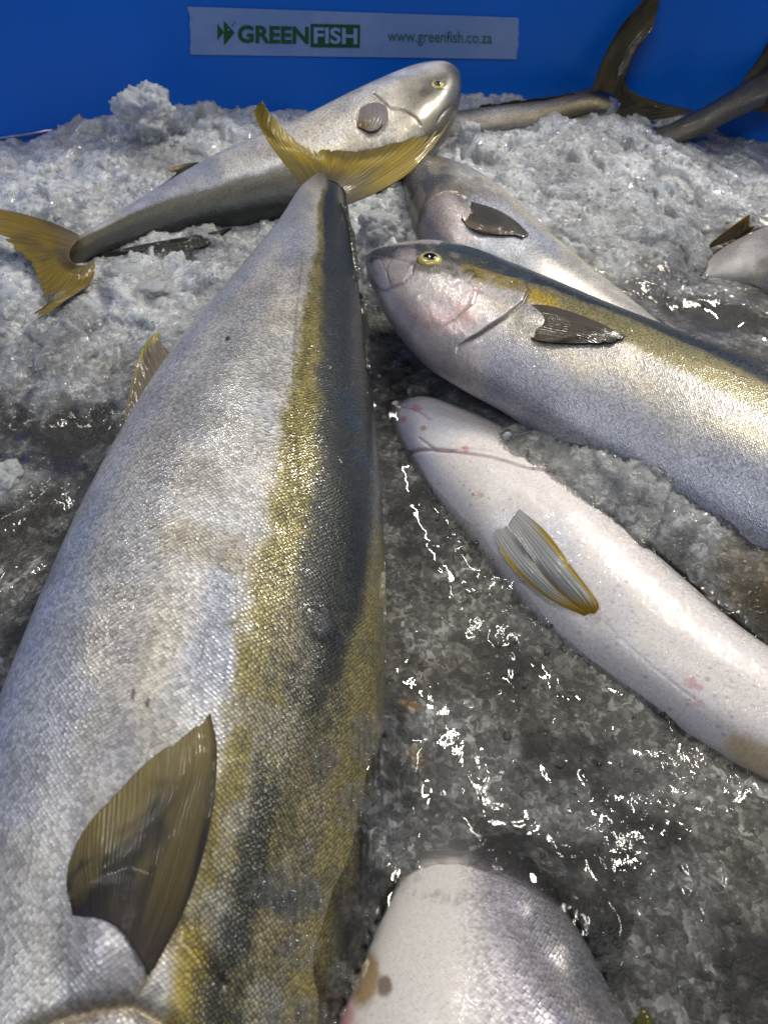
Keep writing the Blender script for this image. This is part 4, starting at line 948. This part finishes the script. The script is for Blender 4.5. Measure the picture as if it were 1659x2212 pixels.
# ---------- 7. fish against the back wall with its dark tail up
DARKFIN = lambda u, v: mix(np.zeros(u.shape + (3,)) + [0.085, 0.068, 0.026], [0.035, 0.03, 0.016], sst(fbm(u * 8, v * 4, 3, 6), .4, .65))
def tail_up_fish():
    root = thing('yellowtail_fish', 'silver fish behind the ice mound, its dark forked tail standing against the blue wall', 'fish', P(1150, 260, 0), FG)
    st = [(850, 345, 845, 265, .030, .6), (930, 322, 915, 248, .034), (1010, 300, 1000, 238, .037), (1090, 285, 1085, 227, .040), (1170, 272, 1165, 219, .043), (1235, 256, 1225, 205, .046), (1288, 241, 1270, 190, .048, .40), (1312, 236, 1296, 196, .049, .2), (1322, 228, 1310, 205, .050, .08)]
    f = Fish(st, ratio=0.6, roll=radians(10), N=260, M=140)
    base_colours(f, .55, .85, jit=.06, seed=81, flip=False, silver=np.array([0.40, 0.38, 0.37]), gold=np.array([0.12, 0.105, 0.05]), navy=np.array([.06, .055, .035]), gold_fade=.15)
    f.paint(sst(f.S, .55, .85), [0.06, 0.05, 0.028], .95); f.prm[..., 1] *= 1 - sst(f.S, .4, .8)
    f.paint(np.exp(-((f.BQ - .15) / .12) ** 2) * sst(f.S, .3, .6), [0.45, 0.35, 0.15], .5)
    f.update(); f.build('body', SKIN_SMALL, root)
    Y0 = f.C1[1]
    def T(*pp): return [PY(x, y, Y0 + dy) for x, y, dy in pp]
    rays = [T((1276, 200, 0), (1300, 130, .01), (1335, 65, .02), (1375, 15, .025), (1412, -25, .03)), T((1295, 196, 0), (1318, 130, .01), (1350, 75, .02), (1390, 25, .025), (1428, -12, .03)),
            T((1312, 200, 0), (1332, 145, .01), (1362, 95, .018), (1395, 55, .022), (1420, 30, .025)), T((1325, 208, 0), (1340, 165, .006), (1362, 120, .012), (1385, 90, .016), (1412, 58, .02)),
            T((1330, 212, 0), (1338, 190, .003), (1350, 160, .006), (1362, 135, .01), (1375, 105, .012)),
            T((1335, 216, 0), (1338, 205, .001), (1342, 195, .002), (1348, 185, .003), (1352, 172, .004)),
            T((1340, 222, 0), (1352, 214, .001), (1362, 206, .002), (1368, 200, .003), (1375, 203, .004)),
            T((1338, 232, 0), (1365, 226, .0), (1390, 221, .0), (1412, 220, .0), (1440, 225, .0)), T((1330, 244, 0), (1375, 242, -.002), (1415, 236, -.004), (1455, 234, -.006), (1497, 238, -.008)),
            T((1318, 256, 0), (1365, 262, -.004), (1415, 260, -.008), (1460, 252, -.010), (1502, 241, -.010))]
    fin('tail_fin', rays, root, DARKFIN, nu=240, nv=60, rag=.05, nrays=30, seed=22)
    rays = [T((1030, 238, -.0), (1034, 232, 0), (1040, 226, 0)), T((1100, 225, 0), (1106, 220, 0), (1110, 216, 0)), T((1180, 216, 0), (1186, 211, 0), (1190, 208, 0)), T((1240, 203, 0), (1242, 200, 0), (1245, 198, 0))]
    fin('dorsal_fin', rays, root, DARKFIN, nu=120, nv=10, rag=.6, nrays=22)
    return root, f
F7root, F7 = tail_up_fish()

# ---------- 8. dark stalk and tail leaving the frame at the right
def corner_fish():
    root = thing('yellowtail_fish', 'dark fish buried in ice, only its slanting tail stalk showing beside the upright forked tail', 'fish', P(1500, 300, 0), FG)
    st = [(1250, 400, 1265, 330, .002, .6), (1340, 372, 1350, 292, .012), (1420, 335, 1430, 272, .024), (1478, 308, 1478, 248, .034), (1530, 290, 1522, 225, .042, .6), (1580, 262, 1570, 195, .050, .6), (1625, 240, 1605, 170, .056, .5), (1660, 225, 1640, 150, .060, .4)]
    f = Fish(st, ratio=0.6, roll=radians(8), N=200, M=120)
    base_colours(f, .2, .6, jit=.06, seed=91, silver=np.array([0.10, 0.092, 0.075]), gold=np.array([0.05, 0.045, 0.03]), navy=np.array([.03, .03, .025]), gold_fade=.2)
    f.prm[..., 1] = .02; f.build('body', SKIN_SMALL, root)
    Y0 = f.C1[1]
    def T(*pp): return [PY(x, y, Y0 + dy) for x, y, dy in pp]
    rays = [T((1595, 185, 0), (1635, 130, .008), (1670, 70, .015), (1720, 0, .02)), T((1615, 180, 0), (1655, 135, .008), (1700, 85, .015), (1750, 20, .02)), T((1635, 190, 0), (1670, 165, .005), (1700, 140, .01), (1730, 110, .012)),
            T((1645, 205, 0), (1680, 195, .0), (1710, 190, .0), (1740, 185, .0)), T((1640, 222, 0), (1690, 225, -.004), (1740, 230, -.008), (1800, 230, -.01)), T((1625, 238, 0), (1690, 250, -.006), (1750, 255, -.01), (1820, 245, -.01))]
    fin('tail_fin', rays, root, DARKFIN, nu=120, nv=40, rag=.05, nrays=18, seed=26)
    return root, f
F8root, F8 = corner_fish()

# ---------- 9. sliver of a fish at the right edge
def edge_fish():
    root = thing('yellowtail_fish', 'sliver of silver fish in the slush with one small yellow fin sticking up', 'fish', P(1620, 560, 0), FG)
    st = [(1440, 640, 1446, 610, -.010, .5), (1495, 612, 1505, 574, -.001, .5), (1570, 618, 1575, 522, .006, .5), (1640, 640, 1640, 490, .010, .5), (1730, 690, 1725, 455, .016), (1850, 700, 1840, 440, .018), (1960, 680, 1950, 470, .018)]
    f = Fish(st, ratio=0.55, roll=radians(10), N=240, M=140)
    base_colours(f, .9, .97, jit=.04, seed=95, silver=np.array([0.42, 0.41, 0.42]), gold=np.array([0.25, 0.19, 0.10]), navy=np.array([.1, .08, .06]))
    f.prm[..., 2] = .4
    f.paint(f.spot(1655, 565, .008, .005, rag=.3), [0.15, 0.13, 0.13], .6)
    f.build('body', SKIN_SMALL, root)
    def T(*pp): return [P(x, y, zz) for x, y, zz in pp]
    rays = [T((1530, 536, .012), (1532, 530, .015), (1535, 524, .018)), T((1555, 528, .014), (1560, 510, .020), (1568, 498, .025)), T((1580, 518, .016), (1592, 492, .024), (1605, 472, .032)), T((1595, 514, .017), (1608, 488, .026), (1618, 464, .034)), T((1605, 508, .017), (1614, 498, .021), (1618, 488, .026)),
            T((1625, 500, .018), (1630, 492, .020), (1634, 486, .022)), T((1680, 480, .018), (1684, 472, .020), (1688, 466, .022))]
    fin('dorsal_fin', rays, root, lambda u, v: mix(np.zeros(u.shape + (3,)) + [0.10, 0.07, 0.03], [0.36, 0.25, 0.03], sst(v, .4, 1) * (1 - sst(u, .6, .8))), nu=120, nv=24, nrays=14)
    return root, f
F9root, F9 = edge_fish()

# ---------- 10. a sunken fish between the two, only a yellow-brown patch of it near the surface
def sunk_fish():
    root = thing('yellowtail_fish', 'sunken fish showing only as a yellow-brown patch in the slush beside the white belly-up fish', 'fish', P(1660, 1230, 0), FG)
    st = [(1610, 1195, 1625, 1170, -.014, .7), (1575, 1250, 1665, 1175, -.002, .35), (1590, 1335, 1740, 1215, -.001, .35), (1680, 1400, 1800, 1290, -.002, .35), (1800, 1450, 1880, 1370, -.006), (1900, 1480, 1930, 1450, -.004)]
    f = Fish(st, ratio=0.55, roll=0, N=140, M=90)
    base_colours(f, .3, .75, jit=.15, seed=97, silver=np.array([0.30, 0.24, 0.12]), gold=np.array([0.20, 0.13, 0.02]), navy=np.array([.06, .045, .02]), gold_fade=.3)
    f.build('body', SKIN_SMALL, root)
    return root, f
F10root, F10 = sunk_fish()

# ================================================================= ICE AND SLUSH
# fish heights on a plan grid
GX0, GX1, GY0, GY1, GS = -0.66, 0.66, -0.35, 0.80, 0.0025
nx = int((GX1 - GX0) / GS) + 1; ny = int((GY1 - GY0) / GS) + 1
FT = np.full((nx, ny), -1.0)
for A in ALL_TOPS:
    p = A.reshape(-1, 3); i = ((p[:, 0] - GX0) / GS).round().astype(int); j = ((p[:, 1] - GY0) / GS).round().astype(int)
    ok = (i >= 0) & (i < nx) & (j >= 0) & (j < ny); np.maximum.at(FT, (i[ok], j[ok]), p[ok, 2])
def ftop(x, y):
    i = np.clip(((x - GX0) / GS).round().astype(int), 0, nx - 1); j = np.clip(((y - GY0) / GS).round().astype(int), 0, ny - 1); return FT[i, j]

CTRL = [(-60, 355, -.008, .05), (40, 350, .000, .05), (110, 330, .006, .05), (60, 390, .018, .05), (200, 285, .022, .05), (330, 300, .036, 0), (450, 265, .036, .05), (560, 250, .032, .1), (640, 245, .028, .2), (100, 420, .032, .1), (250, 420, .022, .25), (330, 380, .024, .15), (50, 520, .020, .1),
        (100, 620, .020, .1), (60, 560, .022, .05), (300, 600, .022, .15), (230, 580, .020, .1), (450, 560, .022, .25), (540, 520, .024, .3), (100, 740, .018, .3), (250, 700, .018, .2), (380, 660, .016, .25), (250, 800, .010, .5), (100, 850, .010, .4), (170, 960, .001, .8), (40, 950, .004, .8),
        (10, 1030, .012, .25), (60, 1150, .0, .9), (0, 1300, .0, .85), (-80, 1500, .0, 1), (-300, 1200, .0, .9), (-200, 800, .012, .3), (-200, 500, .025, .1),
        (800, 440, .038, .1), (820, 500, .040, .05), (850, 520, .036, .1), (800, 740, .006, .55), (870, 790, .004, .6), (960, 830, .006, .4), (950, 868, .001, .5), (1050, 925, .002, .5), (1130, 980, .005, .5), (1060, 875, .008, .4), (1100, 890, .018, .3), (1200, 925, .034, .15), (1200, 985, .018, .35), (1290, 975, .040, .1), (1300, 1050, .024, .3), (1380, 1020, .042, .2), (1400, 1100, .024, .4), (1350, 1160, .012, .35), (1450, 1240, .008, .5), (1580, 1300, .004, .7), (1600, 1220, .010, .6), (1700, 1250, .02, .5), (1650, 1380, .002, .8),
        (1050, 290, .036, .1), (1150, 290, .046, .0), (1250, 275, .053, .0), (1330, 305, .050, .0), (1420, 330, .040, .1), (1500, 345, .026, .3), (1580, 345, .016, .3), (1680, 350, .006, .2), (1100, 350, .034, .15), (1200, 400, .036, .25), (1350, 400, .044, .1), (1300, 500, .026, .3), (1450, 480, .036, .1), (1430, 600, .016, .45), (1600, 440, .024, .3), (1500, 530, .020, .3), (1530, 620, .012, .55), (1600, 640, .014, .5), (1550, 700, .002, 1), (1650, 740, .0, 1), (1480, 690, .006, .8), (1750, 760, .0, 1), (1800, 500, .02, .3),
        (870, 960, .0, 1), (880, 1060, .0, 1), (900, 1150, .0, 1), (950, 1250, .0, 1), (1000, 1350, .0, .9), (1000, 1500, .0, .75), (1200, 1480, .0, .9), (1100, 1600, .0, .8), (1250, 1600, .0, .75), (1100, 1720, .0, .7), (1400, 1700, .0, .75), (1600, 1800, .0, .8), (1500, 2000, .0, .9), (1600, 2200, .0, 1), (1450, 2200, .0, .8), (900, 1700, .0, 1), (830, 1900, .0, 1), (790, 2050, .0, 1), (700, 2200, .0, 1), (1200, 1800, .0, .65),
        (950, 1830, .002, .6), (1350, 1570, .0, .85), (1500, 1680, .001, .6), (1620, 1730, .0, .8), (1800, 1900, .0, .9), (1700, 2400, .0, 1), (850, 2500, .0, 1), (-300, 2000, .0, 1)]
def bury(f, pts, up=.0015, w=.25):
    out = []
    for (x, y) in pts:
        p = f.V[f.at(x, y)]; out.append([p[0], p[1], p[2] + up, w])
    return np.array(out)
cp = np.array([np.append(P(a, b, z)[:2], [z, w]) for a, b, z, w in CTRL])
cp = np.vstack([cp,
    bury(F4, [(1140, 893), (1180, 905), (1250, 925), (1320, 965), (1390, 1005), (1460, 1040), (1530, 1078), (1600, 1112), (1680, 1150), (1760, 1190)], .0035, .3),
    bury(F4, [(1250, 965), (1340, 1020), (1440, 1080), (1530, 1130), (1620, 1175), (1720, 1240)], .009, .3),
    bury(F5, [(1170, 1010), (1220, 1040), (1290, 1090), (1360, 1165)], .001, .55),
    bury(F5, [(1300, 1440), (1400, 1512), (1500, 1592), (1600, 1660)], .0005, .7),
    bury(F6, [(870, 1878), (930, 1878), (1000, 1880), (1070, 1895), (1140, 1925)], .0012, .75),
    bury(F2, [(640, 462), (560, 478), (480, 486), (150, 572), (130, 585)], .002, .3),
    bury(F3, [(1330, 690), (1380, 720), (1290, 740)], .002, .6),
    bury(F9, [(1500, 590), (1540, 600), (1600, 612), (1650, 625)], .0012, .5),
    bury(F7, [(1030, 272), (1100, 268), (1180, 260)], .002, .1),
    bury(F1, [(790, 1640), (765, 1730), (735, 1820), (700, 1910), (672, 2000), (640, 2090), (610, 2180)], .0030, .95)])
def base_field(x, y):
    num = np.zeros(x.shape + (2,)); den = np.zeros(x.shape)
    for cx, cy, z, w in cp:
        d2 = (x - cx) ** 2 + (y - cy) ** 2; k = 1 / (d2 + 0.0003) ** 1.9
        num += k[..., None] * np.array([z, w]); den += k
    return num[..., 0] / den, num[..., 1] / den
def surf(x, y):
    z, w = base_field(x, y)
    w = np.clip(w + (.55 - .25 * w) * (fbm(x * 38, y * 38, 4, 201) - .5) + .15 * (fbm(x * 130, y * 130, 2, 207) - .5), 0, 1)
    ice = 1 - w
    d1, id1 = worley(x * 55 + 2 * fbm(x * 60, y * 60, 2, 5), y * 55, 41); d2, id2 = worley(x * 130, y * 130 + 2 * fbm(x * 90, y * 90, 2, 6), 43); d3, _ = worley(x * 300, y * 300, 47)
    lump = (1 - sst(d1, 0, .75)) * (id1 > .45); 
    big = fbm(x * 26, y * 26, 4, 77) - .5
    d0, id0 = worley(x * 34 + 1.2 * fbm(x * 30, y * 30, 2, 15), y * 34 + 1.2 * fbm(x * 30, y * 30, 2, 16), 141)
    dome = lambda d, r: np.sqrt(np.clip(1 - (d / r) ** 2, 0, 1))
    amp = .00022 + .0092 * ice ** 1.5
    z2 = z + amp * ((.5 + 1.1 * ice) * big + 1.7 * dome(d0, .85) * (id0 - .4) * sst(ice, .25, .6) + .50 * dome(d1, .8) * id1 + .26 * dome(d2, .8) * id2 + .10 * dome(d3, .8)) - amp * .7
    rl = sst(fbm(x * 20, y * 20, 3, 88), .42, .60)
    z2 = z2 + w * rl * (.00006 * dome(d2, .75) * id2 + .00022 * dome(d1, .7) * id1)
    return z2, w, lump, rl, d2, id2
def build_slush():
    xs = np.concatenate([np.linspace(-.66, -.36, 90, endpoint=False), np.linspace(-.36, .40, 620, endpoint=False), np.linspace(.40, .66, 80)])
    ys = np.concatenate([np.linspace(-.30, -.02, 60, endpoint=False), np.linspace(-.02, .80, 680)])
    X, Y = np.meshgrid(xs, ys, indexing='ij')
    Z, w, lump, rl, d2, id2 = surf(X, Y)
    Yw = bin_wall_y(X) + .012; Yc = np.minimum(Y, Yw)
    ft = ftop(X, Y)
    depth = Z - ft
    al = np.where(ft > -.5, 1 - np.exp(-np.clip(depth, 0, 1) / 0.0085), 1.0)
    al = al * w + (1 - w) * np.maximum(al, sst(depth, -.001, .003))
    al = np.where(ft > -.5, np.maximum(np.clip(al, 0.04, 1), sst(-depth, .002, .006)), 1.0)
    n1 = fbm(X * 34, Y * 34, 5, 300, .6); n2 = fbm(X * 110, Y * 110, 4, 310, .6)
    dark = np.array([0.010, 0.010, 0.0095]); mid = np.array([0.100, 0.102, 0.101]); lite = np.array([0.57, 0.60, 0.645])
    c = mix(np.zeros(X.shape + (3,)) + dark, mid, np.clip(sst(n1, .42, .62) * .85 + rl * sst(n2, .45, .7) * .3, 0, 1))
    c = mix(c, lite, (1 - sst(w, .10, .66)) * (.72 + .35 * n2))
    c = mix(c, [0.20, 0.19, 0.165], sst(fbm(X * 12, Y * 12, 3, 330), .55, .75) * .35)
    c *= (1 - .45 * sst(fbm(X * 22, Y * 22, 4, 345), .48, .68) * (1 - w))[..., None]
    for (px, py, rx, ry, kk) in ((1000, 1600, .030, .030, .8), (925, 1835, .030, .014, .9), (1130, 1730, .035, .014, .5), (1380, 1700, .02, .02, .5), (1560, 1690, .03, .012, .7), (1480, 1900, .02, .015, .4), (900, 1380, .014, .014, .5), (760, 1730, .012, .016, .6), (1330, 1240, .02, .01, .6), (1240, 1790, .02, .01, .5)):
        q = P(px, py, 0); dd = np.hypot((X - q[0]) / rx, (Y - q[1]) / ry) + .9 * (fbm(X * 70, Y * 70, 4, 350) - .5)
        c = mix(c, np.array([0.17, 0.175, 0.178]) * (.6 + .8 * n2)[..., None], (1 - sst(dd, .55, .95)) * kk)
    for (px, py, rx, ry, kk) in ((1130, 885, .016, .008, .7), (1630, 1235, .03, .03, .55), (250, 800, .02, .02, .2), (890, 1517, .008, .005, .9), (905, 1632, .007, .008, .5)):
        q = P(px, py, .01); dd = np.hypot((X - q[0]) / rx, (Y - q[1]) / ry) + .9 * (fbm(X * 60, Y * 60, 4, 360) - .5)
        c = mix(c, [0.13, 0.09, 0.03], (1 - sst(dd, .4, 1.0)) * kk)
    prm = np.stack([w, al, rl], -1)
    V = np.stack([X, Yc, Z], -1).reshape(-1, 3)
    o = mesh_obj('slush_water', V, grid_faces(len(xs), len(ys), False)[:, ::-1], SLUSH, c.reshape(-1, 3), prm.reshape(-1, 3))
    o['kind'] = 'structure'
    bed = mesh_obj('slush_bed', [(-.64, -.4, -.045), (.64, -.4, -.045), (.64, .81, -.045), (-.64, .81, -.045)], [(0, 1, 2, 3)], flat_mat('deep_slush', (.05, .05, .047), .5, noise_amt=.4, noise_scale=30), smooth=False)
    bed['kind'] = 'structure'
    return o
build_slush()

# crushed ice grains over the mounds
def ico(sub):
    import bmesh
    bm = bmesh.new(); bmesh.ops.create_icosphere(bm, subdivisions=sub, radius=1); bm.verts.ensure_lookup_table()
    V = np.array([v.co[:] for v in bm.verts]); F = np.array([[v.index for v in f.verts] for f in bm.faces]); bm.free(); return V, F
def rand_rot(n, g):
    q = g.normal(size=(n, 4)); q /= np.linalg.norm(q, axis=1, keepdims=True); w, x, y, z = q.T
    return np.stack([1 - 2 * (y * y + z * z), 2 * (x * y - z * w), 2 * (x * z + y * w), 2 * (x * y + z * w), 1 - 2 * (x * x + z * z), 2 * (y * z - x * w), 2 * (x * z - y * w), 2 * (y * z + x * w), 1 - 2 * (x * x + y * y)], -1).reshape(n, 3, 3)
def grains(name, pts, rad, cols, sub, g, rough=.28, mat=None, flat=.35):
    tv, tf = ico(sub); n = len(pts); K = 10
    tmpl = []
    for k in range(K):
        d = tv * (1 + rough * g.normal(size=(len(tv), 1)))
        # facet by clipping against a few random planes
        for _ in range(6):
            nn = g.normal(size=3); nn /= np.linalg.norm(nn); h = .55 + .3 * g.random(); t = d @ nn; d = d - np.outer(np.clip(t - h, 0, None), nn)
        tmpl.append(d)
    tmpl = np.array(tmpl); k = g.integers(0, K, n)
    R = rand_rot(n, g); sc = np.stack([np.ones(n), .65 + .5 * g.random(n), .5 + .5 * g.random(n)], -1)
    V = np.einsum('nij,nvj->nvi', R, tmpl[k] * sc[:, None]) * rad[:, None, None] + pts[:, None]
    F = (tf[None] + (np.arange(n) * len(tv))[:, None, None]).reshape(-1, 3)
    C = np.repeat(cols, len(tv), axis=0)
    o = mesh_obj(name, V.reshape(-1, 3), F, mat or ICE_BODY, C)
    return o
def scatter(n, sizes, seed, wmax, keep_pow=1.5, region=None):
    g = np.random.default_rng(seed)
    x = g.uniform(-.52, .52, n); y = g.uniform(.02, .79, n)
    z, w, lump, rl, d2, id2 = surf(x, y)
    pxy = proj(np.stack([x, y, z], -1))
    vis = (pxy[:, 0] > -150) & (pxy[:, 0] < 1810) & (pxy[:, 1] > -50) & (pxy[:, 1] < 2350)
    ok = vis & (y < bin_wall_y(x) - .002) & (ftop(x, y) < z + .004) & (w < wmax) & (g.random(n) < (1 - w / wmax) ** keep_pow)
    x, y, z, w = x[ok], y[ok], z[ok], w[ok]
    r = sizes[0] + (sizes[1] - sizes[0]) * g.random(len(x)) ** 2.6
    p = np.stack([x, y, z + r * g.uniform(-.8, .35, len(x))], -1)
    t = g.random(len(x))[:, None]; c = np.array([0.60, 0.63, 0.67]) * (0.80 + .3 * t)
    return p, r, c, g
p, r, c, g = scatter(9000, (.0010, .0036), 5, .70)
p2, r2, c2, g2 = scatter(36000, (.0005, .0014), 6, .9, .8)
cg = grains('crushed_ice', p, r, c, 2, g); cg['kind'] = 'stuff'
cg2 = grains('ice_crumbs', p2, r2, c2, 1, g2); cg2['kind'] = 'stuff'
def wet_scatter(n, sizes, seed):
    g = np.random.default_rng(seed)
    x = g.uniform(-.45, .50, n); y = g.uniform(.0, .62, n); z, w, lump, rl, d2, id2 = surf(x, y)
    pxy = proj(np.stack([x, y, z], -1))
    cl = fbm(x * 30, y * 30, 3, 410)
    ok = (pxy[:, 0] > -80) & (pxy[:, 0] < 1740) & (pxy[:, 1] < 2300) & (ftop(x, y) < z) & (w > .35) & (g.random(n) < sst(cl, .35, .65) * .9 + .1)
    x, y, z = x[ok], y[ok], z[ok]; r = sizes[0] + (sizes[1] - sizes[0]) * g.random(len(x)) ** 3
    return np.stack([x, y, z - r * g.uniform(.0, .6, len(x))], -1), r, np.array([.20, .203, .203]) * (.4 + 1.2 * g.random(len(x)))[:, None], g
p3, r3, c3, g3 = wet_scatter(9000, (.0005, .0026), 8)
cg3 = grains('floating_ice', p3, r3, c3, 2, g3, mat=ICE_CLEAR); cg3['kind'] = 'stuff'

# foam: bubbles gathered in rafts on the melt water
TOPV = np.vstack([a.reshape(-1, 3) for a in ALL_TOPS])
def seen_points(px, py):
    """water surface or fish skin, whichever lies under those spots"""
    D = Fv[None] + ((px - 829.5) / FPX)[:, None] * Rv + ((1106 - py) / FPX)[:, None] * Uv
    h = np.full(len(px), .002)
    for _ in range(5):
        q = CP + D * ((h - CAM_H) / D[:, 2])[:, None]
        h = np.maximum(surf(q[:, 0], q[:, 1])[0], ftop(q[:, 0], q[:, 1]))
    return CP + D * ((h - CAM_H) / D[:, 2])[:, None]
def foam(patches):
    g = np.random.default_rng(21); XY = []; R = []
    for (px, py, rx, ry, n) in patches:
        a = g.random(n) * 2 * pi; d = g.random(n) ** .6
        wob = .7 + .6 * vn(np.cos(a) * 1.5 + px, np.sin(a) * 1.5 + py, 3)
        XY.append(np.stack([px + rx * d * wob * np.cos(a), py + ry * d * wob * np.sin(a)], -1))
        R.append(.00045 + .0012 * g.random(n) ** 4 + .0012 * (g.random(n) < .03))
    # single bubbles strewn over the melt water
    n = 6000; x = g.uniform(0, 1659, n); y = g.uniform(700, 2230, n)
    XY.append(np.stack([x, y], -1)); R.append(.00025 + .0013 * g.random(n) ** 4); nn = n
    XY = np.vstack(XY); R = np.concatenate(R); q = seen_points(XY[:, 0], XY[:, 1])
    z, w = surf(q[:, 0], q[:, 1])[:2]
    loose = np.arange(len(R)) >= len(R) - nn
    ok = ~loose | ((w > .55) & (ftop(q[:, 0], q[:, 1]) < z + .0005) & (fbm(q[:, 0] * 45, q[:, 1] * 45, 3, 71) > .46))
    C = q[ok]; R = R[ok]; C[:, 2] += R * .15
    tv, tf = ico(3); n = len(C)
    V = tv[None] * R[:, None, None] + C[:, None]; F = (tf[None] + (np.arange(n) * len(tv))[:, None, None]).reshape(-1, 3)
    o = mesh_obj('foam', V.reshape(-1, 3), F, BUBBLE); o['kind'] = 'stuff'; return o
foam([(915, 1370, 55, 50, 330), (790, 1600, 40, 55, 330), (765, 1735, 40, 55, 260), (620, 1935, 95, 55, 800), (700, 1650, 35, 45, 160), (655, 2195, 90, 50, 380), (740, 2120, 35, 35, 120), (880, 1880, 25, 60, 120), (50, 1340, 28, 60, 130), (10, 1310, 20, 40, 90), (850, 1860, 20, 30, 60),
      (1010, 1940, 120, 18, 90), (1400, 1900, 150, 60, 60), (640, 2060, 50, 40, 120), (800, 1990, 22, 50, 60), (1150, 1570, 160, 90, 60), (1500, 2080, 120, 100, 60)])

# distinct lumps of ice one can point at
def ice_lump(px, py, z, rad, label, seed, sc=(1, 1, 1), alpha=.6):
    g = np.random.default_rng(seed); tv, tf = ico(5)
    import mathutils
    r = np.full(len(tv), .30)
    for k in range(22):
        c = g.normal(size=3); c *= (.30 + .38 * g.random()) / np.linalg.norm(c); q = .26 + .20 * g.random()
        bb = tv @ c; disc = bb ** 2 - (c @ c - q * q); r = np.maximum(r, np.where(disc > 0, bb + np.sqrt(np.clip(disc, 0, None)), 0))
    nz = np.array([mathutils.noise.fractal(mathutils.Vector(v * 4.5 + seed), 0.5, 2.1, 6) for v in tv])
    d = tv * (r * 1.1 + .15 * nz)[:, None] * np.array(sc)
    V = d * rad + P(px, py, z)
    o = mesh_obj('ice_lump', V, tf, ICE_BODY, np.zeros((len(V), 3)) + [0.56, 0.58, 0.61] * (1 + 0 * V[:, :1]))
    o['label'] = label; o['category'] = 'ice'; o['group'] = 'clumps of crushed ice'
    return o
ice_lump(326, 262, .046, .030, 'tall rounded clump of ice standing up in front of the blue wall', 33, (1.1, .9, 1.0))
ice_lump(815, 505, .038, .019, 'rounded white clump of ice between the raised tail and the yellow eye', 4, (1.1, .9, .9))
ice_lump(300, 612, .020, .026, 'flat pale slab of ice just below the tail of the fish lying across the back', 5, (1.3, .9, .45))
ice_lump(5, 1035, .010, .012, 'small wet clump of ice at the left edge beside the biggest fish', 6, (1, 1, .8))
ice_lump(1010, 285, .052, .010, 'little ice clump right beside the snout of the fish against the wall', 8, (1, .8, .9))
